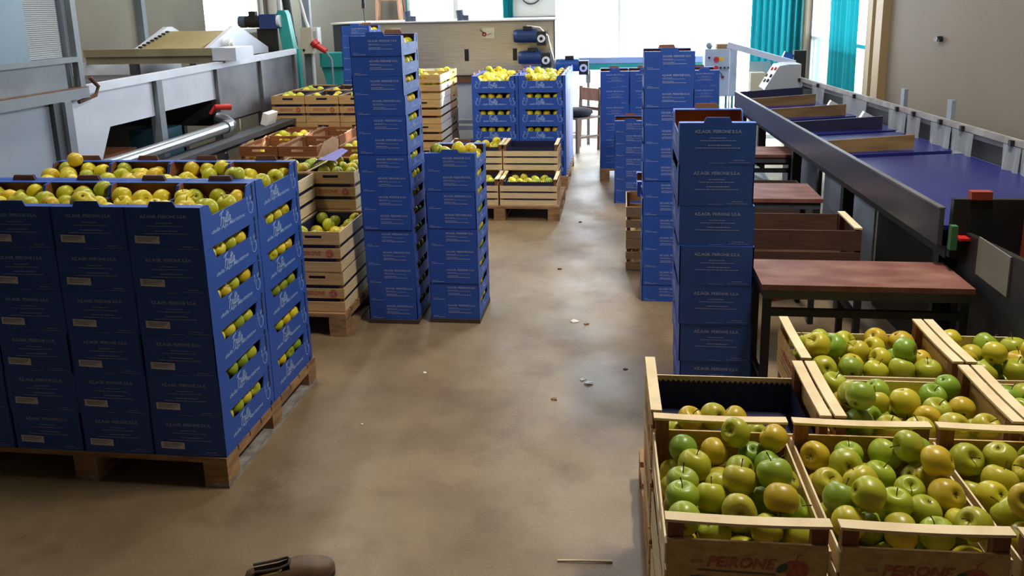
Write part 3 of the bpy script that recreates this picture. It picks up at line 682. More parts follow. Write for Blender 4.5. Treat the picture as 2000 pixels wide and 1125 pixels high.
# brown crates
pallet('wooden pallet under the brown paper-lined crates', -2.88, 5.78, 1.2, 1.05, .13, (PALLETW, PALLETW))
def paper_lining(o, w, L, h, rips):
    mb = MB(); x = w / 2 - .009; y = L / 2 - .01; g = random.Random(rips)
    for s in (-1, 1):
        n = 6
        for i in range(n):
            a = lerp(-y, y, i / n); b = lerp(-y, y, (i + 1) / n); za = h + g.uniform(-.01, .012); zb = h + g.uniform(-.01, .012)
            mb.add([(s * x, a, .1), (s * x, b, .1), (s * (x + .004), b, zb), (s * (x + .004), a, za)], [(0, 1, 2, 3)])
    return mb.build('paper_lining', MATS.get('kraft_paper') or mat('kraft_paper', C(196, 160, 124), 0.8, col2=C(176, 138, 104), scale=8), o)
for (cx, cy, nm, am, sd) in ((-2.70, 6.05, 'front inner', 22, 71), (-2.395, 6.05, 'front middle', 8, 72), (-2.70, 6.56, 'rear inner', 34, 73), (-2.395, 6.56, 'rear middle', 9, 74), (-1.93, 6.05, 'front aisle-side', 30, 75)):
    o = crate_col(SCB, cx, cy, .13, 3, 'brown paper-lined crate, %s stack' % nm, 'brown paper-lined crates', full=False)
    fill(cx, cy, .13 + .48 + (.1 if am > 20 else .04), 0, .262, .455, int(am * .75), sd, PAL_Y, 'brown crate', nm, .2, False, .0405)
    paper_lining(o, .3, .5, .245, sd)
    if nm == 'front middle': MB().add([(.1535, -.25, .0), (.1535, .2, -.02), (.156, .22, .22), (.155, .1, .262), (.154, -.1, .25), (.1535, -.252, .17)], [(0, 1, 2, 3, 4, 5)]).add([(.154, -.252, .17), (.154, -.252, .03), (.09, -.2525, .05), (.12, -.2525, .16)], [(0, 1, 2, 3)]).build('paper_flap', MATS['kraft_paper'], o)
# pine crates by the grey tank
pallet('wooden pallet under the tall pine crates beside the grey tank', -3.1, 6.98, .96, 1.06, .14, (PALLETW, PALLETW))
for c in range(3):
    for r in range(2):
        crate_col(SCN, -2.945 + .313 * c, 7.25 + .51 * r, .14, 4, 'hand-hole crate beside the grey tank, %s row, %s column' % (['front', 'rear'][r], ['tank-side', 'middle', 'aisle-side'][c]), 'pine crates beside the grey tank', seed=81 + c, amount=26, up=.10)
        tag(MB().add([(-2.82 + .313 * c, 7.02 + .51 * r, 1.09), (-2.78 + .313 * c, 7.05 + .51 * r, 1.115), (-2.74 + .313 * c, 7.46 + .51 * r, 1.12), (-2.80 + .313 * c, 7.48 + .51 * r, 1.085)], [(0, 1, 2, 3)]).build('wrapping_paper', LILAC), 'lilac paper strip on the %s row pine crates, %s column' % (['front', 'rear'][r], ['tank-side', 'middle', 'aisle-side'][c]), 'paper', 'lilac paper strips')
# crates before the steel machine, sunlight painted into their white side slats
SCW = slat_crate(.36, .5, .24, 'proto', PINE, mat('sunlit_pine', C(248, 244, 238), 0.7, col2=C(240, 232, 220), scale=7), False)
crate_col(SCW, -1.93, 8.1, 0, 5, 'sunlit white-sided pine crate before the steel machine', 'sunlit pine crates before the steel machine', seed=91, amount=30, w=.36)
crate_col(SCW, -2.0, 8.54, 0, 5, 'sunlit pine crate, turned, behind the bleached front stack', 'sunlit pine crates before the steel machine', rz=math.pi / 2, seed=92, amount=28, w=.36)
# low wooden crates behind the empty table-side stack
SCO = slat_crate(.31, .5, .23, 'proto', PINE, PINEW, False)
for k in range(2): dup(SCO, (.19, 5.86, .23 * k), 0, 'old pine crate behind the empty table-side stack, %s' % ['bottom one', 'upper one'][k], 'old pine crates behind the empty stack')
put(SMALL, C2, (.115, 5.92), 0, 0, .46, 0, 'single blue carton standing on the old pine crates', 'cartons on the old crates', top=True)
for p in (TALL, SMALL, SIDE, LAB, RC, RCL, MC, MCL, SCN, SCB, SCW, SCO): kill(p)

# ------------------------------------------------------------------ brown tables by the packing line
def table(x0, y0, lx, ly, h, label, shelf=True):
    t = thing('work_table', label, 'table', (x0, y0, 0), 0, 'brown work tables along the packing line')
    MB().box(0, 0, h - .022, lx, ly, h).build('table_top', TABLE, t)
    f = MB().box(.01, .01, h - .062, lx - .01, .04, h - .022).box(.01, ly - .04, h - .062, lx - .01, ly - .01, h - .022).box(.01, .04, h - .062, .04, ly - .04, h - .022).box(lx - .04, .04, h - .062, lx - .01, ly - .04, h - .022)
    f.build('apron_frame', DGREY, t)
    for a in (.012, lx - .042):
        for b in (.012, ly - .042): MB().box(a, b, 0, a + .03, b + .03, h - .062).build('leg', BLACK, t)
    MB().box(.042, .012, h - .135, lx - .042, .035, h - .105).build('stretcher', BLACK, t)
    MB().box(.042, ly - .035, h - .135, lx - .042, ly - .012, h - .105).build('stretcher', BLACK, t)
    for a in (.015, lx - .039): MB().box(a, .042, .29, a + .024, ly - .042, .32).build('foot_rail', BLACK, t)
    return t
table(.553, 3.187, .792, .335, .75, 'brown topped work table closest to the rail-topped crates')
table(.50, 4.665, .62, .415, .75, 'brown topped work table second along the line')
table(.62, 6.05, .68, .35, .75, 'brown topped work table farthest along the line')
table(.50, 3.98, .68, .36, .565, 'low brown table carrying the brown rail-topped crate')
# brown crate on the low table, one slim rail
DBROWN = mat('dark_brown_wood', C(88, 56, 40), 0.8, col2=C(70, 44, 32), scale=6, stretch=(1, 6, 12))
bc = thing('rail_crate', 'dark brown crate with a pale end rail on the low table', 'crate', (.86, 4.17, .565), 0)
for s in (-1, 1):
    MB().box(-.29, min(s * .165, s * .158), 0, .29, max(s * .165, s * .158), .075).box(-.29, min(s * .165, s * .158), .085, .29, max(s * .165, s * .158), .185).build('side_slats', DBROWN, bc)
    MB().box(min(s * .29, s * .283), -.157, 0, max(s * .29, s * .283), .157, .175).build('end_panel', DBROWN, bc)
    MB().box(min(s * .291, s * .255), -.165, .192, max(s * .291, s * .255), .165, .2).build('top_rail', PINEW if s > 0 else DBROWN, bc)
    for q in (-1, 1): MB().box(min(s * .282, s * .26), min(q * .157, q * .13), .006, max(s * .282, s * .26), max(q * .157, q * .13), .192).build('corner_post', PINED, bc)
MB().box(-.282, -.157, 0, .282, .157, .006).build('floor_slats', DBROWN, bc)
# second box further along, dark, between tables
sb = thing('slatted_crate', 'dark wooden tray crate between the second and farthest tables', 'crate', (.9, 5.6, 0), 0)
for s in (-1, 1):
    MB().box(-.3, min(s * .18, s * .172), .0, .3, max(s * .18, s * .172), .62).build('side_slats', DARKW, sb)
    MB().box(min(s * .3, s * .292), -.172, 0, max(s * .3, s * .292), .172, .62).build('end_slats', DARKW, sb)
tag(MB().tube([(.60, 3.24, .672), (.66, 3.26, .674), (.72, 3.3, .668)], .012, 8).build('marker_pen', mat('orange_plastic', C(210, 84, 40), 0.4)), 'orange tool handle lying under the nearest brown table top', 'tool')
# ------------------------------------------------------------------ packing line (long tilted belts)
PK = thing('packing_line', 'long packing table line with blue belts and clear flaps along the beige wall', 'packing line', (0, 0, 0))
N0 = Vector((1.304, 3.47, 1.0)); N1 = Vector((1.07, 8.04, 1.0)); F0 = Vector((2.11, 3.47, 1.1)); F1 = Vector((1.665, 8.2, 1.1))
def NP(t, dz=0): p = N0.lerp(N1, t); return Vector((p.x, p.y, p.z + dz))
def FP(t, dz=0): p = F0.lerp(F1, t); return Vector((p.x, p.y, p.z + dz))
MB().beam(NP(0, -.085), NP(1, -.075), .02, .15).build('side_panel', SIDEM, PK)
MB().beam(NP(0, -.003), NP(1, -.003), .026, .008).build('panel_lip', ZINCD, PK)
MB().beam(NP(0, -.19) + Vector((.05, 0, 0)), NP(1, -.17) + Vector((.05, 0, 0)), .05, .05).build('base_beam', BLACK, PK)
def skirt(t0, t1, m, off): MB().beam(NP(t0, -.56) + Vector((off, 0, 0)), NP(t1, -.56) + Vector((off, 0, 0)), .012, .68).build('lower_panel', m, PK)
skirt(.06, .285, BLACK, .22); skirt(.31, .53, PSHEET, .24); skirt(.57, .79, GREYM, .24)
for i, t in enumerate((.02, .30, .55, .8, .98)):
    a = NP(t); MB().box(a.x + .03, a.y - .03, 0, a.x + .09, a.y + .03, .82).build('leg', BLACK, PK)
    b = FP(t); MB().box(b.x - .1, b.y - .03, 0, b.x - .04, b.y + .03, .86).build('leg', BLACK, PK)
tb = [(.0, .325), (.345, .50), (.515, .655), (.67, .80), (.815, .985)]
for (a, b) in tb:
    v = [NP(a, -.075) + Vector((.012, 0, 0)), FP(a, -.15), FP(b, -.15), NP(b, -.075) + Vector((.012, 0, 0))]
    v2 = [p - Vector((0, 0, .02)) for p in v]
    MB().add(v + v2, [(0, 1, 2, 3), (7, 6, 5, 4), (0, 4, 5, 1), (1, 5, 6, 2), (2, 6, 7, 3), (3, 7, 4, 0)]).build('belt_deck', BELT, PK)
def divider(t, h, m, end=.86, thick=.018, tilt=.0):
    a = NP(t, 0) + Vector((.015, 0, 0)); b = NP(t).lerp(FP(t), end); b = Vector((b.x, a.y + .02, a.z + .035))
    v = [a - Vector((0, 0, h)), b - Vector((0, 0, h)), b, a]; o = Vector((0, thick, 0)); v2 = [p + o for p in v]
    return MB().add(v + v2, [(0, 1, 2, 3), (7, 6, 5, 4), (0, 4, 5, 1), (1, 5, 6, 2), (2, 6, 7, 3), (3, 7, 4, 0)]).build('divider_board', m, PK)
divider(.366, .085, PLY, .72); divider(.545, .13, NAVY, .9); divider(.70, .085, PLY, .9); divider(.86, .085, PLY, .9); divider(.985, .14, NAVY, 1.0)
MB().beam(FP(-.02, .0), FP(1, .0), .022, .035).build('curtain_rail', mat('worn_rail', C(168, 164, 162), 0.5, col2=C(140, 134, 130), scale=9), PK)
MB().beam(FP(-.02, -.02) + Vector((.0, 0, 0)), FP(1, -.02), .008, .055).build('rail_plate', SIDEM, PK)
MB().beam(FP(-.02, -.11) + Vector((.03, 0, 0)), FP(1, -.11) + Vector((.03, 0, 0)), .01, .10).build('dark_net', BLACK, PK)
MB().beam(FP(-.02, -.165), FP(1, -.165), .03, .02).build('lower_rail', ZINC, PK)
g = random.Random(4)
for (a, b, dz) in ((.96, .995, .17), (.83, .90, .16), (.63, .735, .17), (.485, .545, .17), (.44, .482, .16), (.355, .41, .19), (.30, .352, .19), (.20, .235, .16), (.15, .198, .2), (.05, .09, .18)):
    m = MB(); n = 8
    for i in range(n):
        t0 = lerp(a, b, i / n); t1 = lerp(a, b, (i + 1) / n); w0 = .012 * math.sin(i * 1.3); w1 = .012 * math.sin((i + 1) * 1.3)
        m.add([FP(t0, -.02) - Vector((.014, 0, 0)), FP(t1, -.02) - Vector((.014, 0, 0)), FP(t1, -.02 - dz) - Vector((.02 + w1, 0, 0)), FP(t0, -.02 - dz) - Vector((.02 + w0, 0, 0))], [(0, 1, 2, 3)], 0, True)
    m.build('plastic_flap', PLEX, PK)
    MB().cbox(FP((a + b) / 2, -.005) - Vector((.02, 0, 0)), (.02, .03, .03)).build('flap_clip', BLACK, PK)
for t in (.52, .38):
    p = FP(t); MB().box(p.x + .02, p.y - .035, p.z - .15, p.x + .045, p.y + .035, p.z + .13).build('upright_plate', GREYM, PK)
for t in (.60, .75): 
    p = FP(t, -.13); MB().cbox(p - Vector((.07, 0, 0)), (.08, .05, .09), rot=(0, .5, 0)).build('chute', WHITEP, PK)
# console on the line
cs = thing('control_console', 'grey sloping control console on the far end of the packing line', 'console', (1.345, 8.12, 1.0), 0)
MB().prism([(0, 0), (.33, 0), (.33, .24), (.22, .24), (.13, .225)], 1, 0, .34).build('housing', CABG, cs)
def on_slope(a, b): return (lerp(0, .13, b) - .0015, a, lerp(.0, .225, b) + .002)
def slope_quad(a0, b0, a1, b1): return MB().add([on_slope(a0, b0), on_slope(a1, b0), on_slope(a1, b1), on_slope(a0, b1)], [(3, 2, 1, 0)])
slope_quad(.01, .06, .33, .97).build('face_plate', WHITEP, cs)
for (a, b, m) in ((.06, .35, BLACK), (.06, .55, BLACK), (.06, .85, RED), (.2, .3, GREYP), (.2, .8, RED), (.27, .5, GREYP)):
    p = Vector(on_slope(a, b)); MB().cyl(p, p + Vector((-.014, 0, .008)), .018, n=12, mi=0).build('button', m, cs)
cm = thing('gear_motor', 'small black motor behind the sloping console', 'motor', (1.74, 8.45, .96))
MB().cyl((0, 0, .0), (0, 0, .12), .04).build('motor_body', BLACK, cm); MB().cyl((-.02, 0, -.02), (-.02, 0, .0), .05).build('flange', ZINC, cm); MB().cbox((0, 0, -.02), (.16, .1, .06)).build('gearbox', WHITEP, cm)
# dark sorting outlet at the near end of the line
OB = thing('sorting_outlet', 'dark outlet hopper at the near end of the packing line', 'machine', (0, 0, 0))
MB().prism([(2.6, .45), (3.72, .45), (3.72, .885), (2.6, .965)], 0, 1.385, 1.41).build('outlet_wall', BLACK, OB)
MB().box(1.33, 3.43, .80, 2.05, 3.46, 1.045).build('back_plate', BLACK, OB)
MB().box(1.41, 2.6, .78, 2.0, 3.43, .80).build('outlet_floor', BLACK, OB)
MB().box(1.41, 2.9, .45, 2.0, 2.94, .93).build('front_plate', BLACK, OB)
MB().box(1.379, 3.02, .78, 1.385, 3.29, .93).build('grey_plate', mat('grey_cover', C(120, 118, 110), 0.5), OB)
MB().box(1.60, 3.36, .80, 1.80, 3.43, 1.08).build('red_guard', REDD, OB); MB().box(1.39, 3.42, 1.045, 1.47, 3.46, 1.078).build('red_cap', REDD, OB)
MB().box(1.32, 3.40, .84, 1.345, 3.43, .94).build('green_switch', GREENP, OB); MB().box(1.345, 3.38, .885, 1.385, 3.43, .895).build('red_button', RED, OB)
for q in (2.65, 3.68): MB().box(1.40, q, 0, 1.45, q + .05, .45).build('outlet_leg', BLACK, OB); MB().box(1.93, q, 0, 1.98, q + .05, .78).build('outlet_leg', BLACK, OB)
# ------------------------------------------------------------------ steel dryer across the back
DY = thing('steel_dryer', 'long brushed steel dryer cabinet standing across the back of the hall', 'machine', (-3.47, 9.8, 0))
W = 2.69
MB().box(.25, 0, 1.03, W, 1.15, 1.66).build('steel_cabinet', STEEL, DY)
MB().box(0, -.01, .9, .25, 1.1, 1.65).build('dark_end_panel', DGREY, DY)
MB().box(-.02, -.03, 1.66, W + .02, 1.17, 1.675).build('roof_lip', WHITEP, DY)
MB().box(1.05, -.012, 1.045, W - .02, 0, 1.39).build('lower_door', STEEL, DY)
MB().box(.25, -.015, 1.655, W, 0, 1.665).box(W - .015, -.015, 1.03, W, 0, 1.66).build('edge_trim', DGREY, DY)
MB().box(.25, .02, .94, W, 1.1, 1.03).build('brown_base_rail', RUST, DY)
MB().box(.5, .06, .5, W - .3, 1.0, .94).build('white_skirt', CABG, DY)
MB().box(.5, .04, .44, W - .3, .06, .48).box(.5, .04, .36, W - .3, .06, .41).build('skirt_rail', GREYM, DY)
for a in (.6, W - .45): MB().box(a, .1, 0, a + .1, .9, .5).build('leg', GREYM, DY)
for xx in (-1.838, -1.257):
    q = xx + 3.47; MB().box(q - .025, -.018, 1.2, q + .025, -.012, 1.34).build('door_slot', BLACK, DY)
pp = MB().box(1.83, -.008, 1.46, 1.975, 0, 1.585).build('name_plate', CREAM, DY)
MB().stroke(arc(1.85, 1.51, .018, .018, 0, 360, 12), .02, (0, -.0095, 0), (1, 0, 0), (0, 0, 1), closed=True).stroke([(1.80, 1.56), (1.83, 1.54), (1.85, 1.52)], .012, (0, -.0095, 0), (1, 0, 0), (0, 0, 1)).stroke([(1.88, 1.5), (1.94, 1.52)], .006, (0, -.0095, 0), (1, 0, 0), (0, 0, 1)).build('plate_mark', REDD, pp)
p2 = MB().box(.72, -.008, 1.44, .84, 0, 1.6).build('name_plate', CREAM, DY)
def motor(x, y, z, label, m, gm, s=1.0, d=-1):
    t = thing('gear_motor', label, 'motor', (x, y, z), 0)
    b = MB().cyl((-.23 * s, 0, 0), (0, 0, 0), .075 * s, n=20)
    for k in range(9): b.cyl((-.21 * s + k * .022 * s, 0, 0), (-.2 * s + k * .022 * s, 0, 0), .08 * s, n=20)
    b.build('motor_body', m, t); MB().cyl((-.27 * s, 0, 0), (-.23 * s, 0, 0), .07 * s, .078 * s, n=20).build('fan_cover', m, t)
    MB().box(-.16 * s, -.05 * s, .07 * s, -.06 * s, .05 * s, .11 * s).build('terminal_box', BLACK, t)
    gb = MB().box(0, -.07 * s, -.11 * s, .11 * s, .07 * s, .05 * s).build('gearbox', gm, t)
    MB().cyl((.055 * s, -.07 * s, -.03 * s), (.055 * s, -.09 * s, -.03 * s), .045 * s, n=16).build('output_flange', ZINC, gb); MB().cyl((.055 * s, -.09 * s, -.03 * s), (.055 * s, -.095 * s, -.03 * s), .02 * s, n=12).build('shaft_end', BLACK, gb)
    return t
motor(-.985, 9.72, 1.485, 'upper dark blue gear motor on the steel dryer front', MBLUE, BLACK)
motor(-.935, 9.72, 1.235, 'lower dark blue gear motor on the steel dryer front', MBLUE, BLACK)
motor(-.50, 9.74, 1.14, 'bright blue gear motor at the corner of the steel dryer', MBLUEL, BLACK, 1.0)
cb = MB().tube([(-1.1, 9.7, 1.6), (-.95, 9.68, 1.58), (-.86, 9.7, 1.48), (-.82, 9.72, 1.3), (-.78, 9.74, 1.15), (-.77, 9.76, 1.0)], .01, 8); tag(cb.build('power_cable', WHITEP), 'pale cable arching from the dryer motors down its corner', 'cable')
for xx, lab in ((-1.88, 'aisle-side'), (-2.52, 'inner')):
    t = thing('vent_motor', 'small grey %s motor on top of the steel dryer' % lab, 'motor', (xx, 9.9, 1.675)); MB().cyl((-.03, 0, .0), (-.05, 0, .12), .05, .045).build('motor_body', MGREY, t); MB().box(.0, -.03, 0, .06, .03, .06).build('bracket', MGREY, t)
# wires and ladder
tag(MB().tube([(-3.11, 9.9, 3.9), (-3.11, 9.9, 1.98)], .008).cyl((-3.11, 9.9, 1.98), (-3.11, 9.9, 1.90), .022).cyl((-3.11, 9.9, 1.9), (-3.11, 9.9, 1.84), .026).tube([(-3.11, 9.9, 1.84), (-3.1, 9.9, 1.675)], .006).build('hanging_cable', BLACK), 'dark hanging cable with connector above the steel dryer', 'cable')
ld = thing('step_ladder', 'wooden step ladder standing behind the steel dryer', 'ladder', (-3.15, 11.1, 0))
for s in (-1, 1):
    MB().beam((s * .26, -.0, 0), (s * .11, .12, 2.5), .07, .03).build('rail', WOODL, ld); 
    MB().beam((s * .30, .26, 0), (s * .16, .16, 2.45), .03, .05).build('rear_leg', WOODL, ld)
for k in range(8):
    f = (k + 1) / 9; w = lerp(.26, .11, f); MB().box(-w, lerp(0, .12, f) - .04, 2.5 * f - .012, w, lerp(0, .12, f) + .05, 2.5 * f + .012).build('step', WOODL, ld)
# clock
ck = thing('wall_clock', 'round wall clock with dark rim above the steel dryer', 'clock', (-1.226, 11.37, 1.98))
MB().cyl((0, .03, 0), (0, -.005, 0), .125, n=32).build('clock_face', WHITEP, ck)
MB().lathe([(.125, .03), (.135, .03), (.14, 0), (.135, -.03), (.122, -.03)], n=32, R=Matrix.Rotation(math.pi / 2, 3, 'X')).build('rim', BLACK, ck)
MB().box(-.004, -.009, 0, .004, -.006, .09).box(-.06, -.009, -.004, 0, -.006, .004).build('clock_hand', BLACK, ck)
# shelf line on the back wall
struct('trim_5', MB().box(-1.58, YB - .012, 1.66, -.9, YB, 1.685), GREYM)
tag(MB().cyl((2.35, 6.57, 1.53), (2.31, 6.57, 1.53), .02).box(2.315, 6.53, 1.51, 2.33, 6.64, 1.53).build('wall_bracket', BLACK), 'small dark bracket fixed high on the beige wall', 'bracket')
# ------------------------------------------------------------------ curtains
def curtain(name, pts, z0, z1, label, folds, amp, flare=0.0):
    """pts: two ends on plan; hanging folds along"""
    a = Vector(pts[0]); b = Vector(pts[1]); d = (b - a); L = d.length; d.normalize(); nrm = Vector((-d.y, d.x)); n = folds * 8; mb = MB(); rows = 8; v = []
    g = random.Random(int(L * 1000)); ph = [g.uniform(.6, 1.3) for _ in range(folds + 1)]
    for j in range(rows + 1):
        for i in range(n + 1):
            t = i / n; o = amp * ph[int(t * folds)] * math.sin(2 * math.pi * folds * t + .25 * math.sin(j)) * (1 + flare * (1 - j / rows))
            p = a + d * (t * L) + nrm * o; v.append((p.x, p.y, lerp(z0, z1, j / rows)))
    f = [(j * (n + 1) + i, j * (n + 1) + i + 1, (j + 1) * (n + 1) + i + 1, (j + 1) * (n + 1) + i) for j in range(rows) for i in range(n)]
    mb.add(v, f, 0, True); return tag(mb.build(name, CURT), label, 'curtain')
curtain('curtain', ((-3.06, 11.28), (-2.92, 11.28)), .2, 3.5, 'narrow teal curtain beside the step ladder', 3, .03)
curtain('curtain', ((-1.60, 11.28), (-1.46, 11.28)), .2, 3.5, 'narrow teal curtain beside the wall clock', 3, .03)
curtain('curtain', ((1.66, 11.26), (2.30, 11.26)), .15, 3.5, 'wide gathered teal curtain in the hall corner', 8, .045)
curtain('curtain', ((2.26, 9.62), (2.26, 8.5)), .15, 3.5, 'teal curtain hanging beside the beige wall post', 7, .04)
# ------------------------------------------------------------------ beam conveyor across the back, cabinet, guards
BC = thing('belt_conveyor', 'pale blue conveyor crossing before the glazed back wall', 'conveyor', (0, 0, 0))
MB().box(-.62, 10.95, 1.07, 1.42, 11.02, 1.145).build('side_beam', PALEB, BC); MB().box(-.62, 10.96, .985, 1.42, 11.0, 1.07).build('teal_beam', TEAL, BC); MB().box(-.62, 11.02, 1.05, 1.42, 11.3, 1.1).build('belt', GREYM, BC)
MB().box(-.46, 10.93, 0, -.42, 10.97, .985).cbox((-.44, 10.93, .9), (.06, .03, .16)).build('support_post', GREYM, BC); MB().box(1.2, 10.95, 0, 1.26, 11.0, .985).build('support_post', TEAL, BC)
tag(MB().beam((1.10, 9.0, 1.385), (1.74, 8.75, 1.20), .05, .06).box(1.12, 8.985, 0, 1.135, 9.0, 1.36).box(1.69, 8.77, 0, 1.705, 8.785, 1.19).build('sloping_beam', mat('pale_lilac_steel', C(196, 208, 234), 0.5)), 'pale blue sloping beam behind the control console', 'beam')
tag(MB().cbox((1.43, 8.97, 1.07), (.22, .012, .28)).cbox((1.43, 8.98, .47), (.03, .03, .93)).build('guard_panel', PLEX), 'clear guard panel behind the control console', 'guard')
tag(MB().box(1.31, 8.75, 0, 1.45, 8.9, 1.11).build('cream_box', CREAM), 'tall cream box beside the control console', 'box')
vt = thing('vertical_motor', 'black vertical drive unit with blue bracket behind the console', 'motor', (1.83, 8.95, 0))
MB().box(-.07, -.04, 0, .05, .04, 1.32).build('drive_post', RUBBER, vt); MB().cbox((-.14, -.03, 1.24), (.1, .06, .12), rot=(0, .4, 0)).build('blue_bracket', MBLUEL, vt)
CB = thing('control_cabinet', 'grey control cabinet on teal legs with red emergency button', 'cabinet', (.94, 9.75, 0))
MB().box(0, 0, .76, .36, .25, 1.30).build('cabinet_box', CABG, CB)
MB().box(.01, -.012, .77, .35, 0, 1.29).build('door', CABG, CB)
for a in (.03, .14, .25, .32): MB().box(a, .1, 0, a + .025, .13, .76).build('leg', TEAL if a > .1 else GREYM, CB)
for (a, zz, r, m, nm) in ((.045, 1.205, .012, BLACK, 'key_switch'), (.125, 1.185, .03, RED, 'emergency_button'), (.125, 1.09, .024, RED, 'red_button'), (.175, 1.09, .011, BLACK, 'push_button'), (.22, 1.09, .011, BLACK, 'push_button'), (.265, 1.09, .011, BLACK, 'push_button'), (.2, .985, .018, REDD, 'main_switch')):
    MB().cyl((a, -.012, zz), (a, -.035, zz), r, n=16).build(nm, m, CB)
MB().box(.11, -.0135, 1.16, .21, -.0125, 1.21).build('yellow_plate', YELL, CB)
tag(MB().cyl((1.17, 9.74, 1.06), (1.17, 9.74, 1.06 + .001), .001).tube([(1.08, 9.71, 1.06), (1.12, 9.69, 1.03), (1.14, 9.71, .99)], .008).build('door_lever', MGREY), 'small grey lever on the control cabinet door', 'lever')
tag(MB().box(1.075, 9.8, 1.30, 1.235, 9.95, 1.352).build('cardboard_box', CORK), 'flat brown box lying on the control cabinet', 'box')
tag(MB().lathe([(.0, 0), (.02, .002), (.034, .018), (.04, .035), (.034, .055), (.02, .068), (0, .07)], (.995, 9.85, 1.30), 16).build('tape_roll', GREYM), 'round grey roll lying on the control cabinet', 'roll')
g = random.Random(8)
for k, (x, y) in enumerate(((1.03, 7.6), (1.06, 7.75))):
    pass
cab = MB()
for k in range(4): cab.tube([(1.0 + .03 * k, 9.74, .78), (1.0 + .03 * k + g.uniform(-.03, .03), 9.7, .45), (1.05 + .04 * k, 9.66, .04)], .01)
tag(cab.build('cable_bundle', BLACK), 'black cables hanging below the control cabinet', 'cables')
pv = MB()
for k in range(3): pv.tube([(.98 + .03 * k, 6.9 - .12 * k, .60), (1.02, 6.8 - .14 * k, .52), (1.07 + .02 * k, 6.6 - .14 * k, .493)], .012)
tag(MB().box(1.0, 6.2, 0, 1.14, 7.0, .48).build('duct_box', GREYM), 'grey sheet duct box beneath the packing line', 'box'); tag(pv.build('hose_bundle', CABG), 'grey hoses hanging over the duct box beneath the line', 'hoses')
# ------------------------------------------------------------------ chair
def chair(x, y, rz, label):
    t = thing('wooden_chair', label, 'chair', (x, y, 0), rz)
    for a in (-.18, .18):
        MB().beam((a, -.19, 0), (a, -.19, .42), .035, .035).build('front_leg', WOODC, t); MB().beam((a, .19, 0), (a * .95, .22, .80), .035, .035).build('rear_leg', WOODC, t)
        MB().box(a - .012, -.18, .18, a + .012, .18, .205).build('stretcher', WOODC, t)
    MB().box(-.2, -.21, .42, .2, .2, .445).build('seat', WOODC, t); MB().box(-.19, .2, .62, .19, .225, .78).build('backrest', WOODL, t); MB().box(-.18, .2, .5, .18, .22, .54).build('back_slat', WOODC, t)
    return t
chair(-.55, 10.5, -.75, 'wooden chair facing the dryer end before the white glazing')
tag(fix_normals(MB().lathe([(0, 0), (.17, .005), (.21, .04), (.2, .08), (.12, .1), (0, .105)], (-.57, 10.47, .446), 20).build('seat_cushion', CLOTH)), 'dark cushion folded on the wooden chair seat', 'cushion')
# ------------------------------------------------------------------ washing tank and elevator by the grey wall
TX = -3.2
WT = thing('washing_tank', 'long grey steel washing tank along the grey wall', 'tank', (0, 0, 0))
def plate(y0, y1, z0, z1): return MB().box(TX - .02, y0, z0, TX, y1, z1)
plate(4.62, 5.31, 1.15, 1.40).build('side_panel', ZINC, WT); plate(5.40, 6.2, 1.165, 1.41).build('side_panel', ZINC, WT); plate(6.24, 7.02, .97, 1.43).build('side_panel', ZINCD, WT); plate(7.06, 7.8, .92, 1.44).build('side_panel', ZINCD, WT)
MB().beam((TX + .005, 4.56, 1.407), (TX + .005, 7.85, 1.445), .05, .05).build('top_rim', ZINC, WT)
for (y, z0, z1, w) in ((5.355, 0, 1.39, .07), (6.22, 0, 1.40, .05), (7.04, 0, 1.42, .05), (7.82, 0, 1.43, .05)): MB().box(TX - .04, y - w / 2, z0, TX + .03, y + w / 2, z1).build('support_post', ZINCD if y > 6 else GREYM, WT)
MB().prism([(4.2, .7), (4.53, .7), (4.64, .92), (4.79, 1.16), (4.79, 1.385), (4.2, 1.37)], 0, TX - .016, TX + .004).build('hopper_side', ZINC, WT)
MB().box(TX - 1.15, 4.56, 1.18, TX - .02, 6.2, 1.25).box(TX - 1.15, 6.2, .95, TX - .02, 7.8, 1.25).build('tank_body', DGREY, WT); MB().box(TX - 1.2, 4.56, .0, TX - 1.17, 7.8, 1.2).build('under_tank_shade', BLACK, WT)  # black sheet at the rear is added as the shade under the tank
MB().box(TX - 1.2, 4.56, 1.25, TX - 1.16, 7.8, 1.46).build('far_wall', ZINC, WT)
MB().prism([(4.58, 1.27), (6.25, 1.30), (6.25, 1.36), (5.0, 1.42), (4.58, 1.40)], 0, TX - 1.1, TX - .25).build('dark_belt', DGREY, WT)
for (y) in (4.6, 7.6): MB().box(TX - 1.15, y, 0, TX - 1.09, y + .06, 1.0).build('leg', DGREY, WT)
MB().box(TX - .9, 4.6, .93, TX - .1, 5.2, .95).build('under_shelf', BROWNW, WT)
bt = tag(MB().box(-4.36, 6.3, 1.50, -3.14, 6.36, 1.56).box(-4.36, 6.32, 1.44, -3.16, 6.34, 1.50).build('tray_beam', BEAMC), 'beige cross beam lying over the washing tank', 'beam')
tag(MB().box(-3.24, 6.28, 1.46, -3.04, 6.6, 1.56).build('rim_bracket', ZINC), 'grey bracket box where the beige beam meets the tank rim', 'bracket')
EL = thing('elevator', 'tan hump elevator belt between pale side plates over the washing tank', 'elevator', (0, 0, 0))
for xa, nm in ((-4.14, 0), (-3.50, 1)):
    MB().prism([(6.45, 1.46), (7.2, 1.715), (7.28, 1.715), (7.9, 1.49), (7.9, 1.44), (6.45, 1.43)], 0, xa - .02, xa + (.02)).build('side_plate', ZINC, EL)
MB().prism([(6.5, 1.50), (7.2, 1.675), (7.85, 1.46), (7.85, 1.45), (7.2, 1.65), (6.5, 1.48)], 0, -4.1, -3.54).build('tan_belt', TANBELT, EL)
m = MB()
for k in range(10): m.cbox((-4.09, 6.55 + k * .065, 1.525 + k * .0163), (.03, .02, .012), rot=(.25, 0, 0))
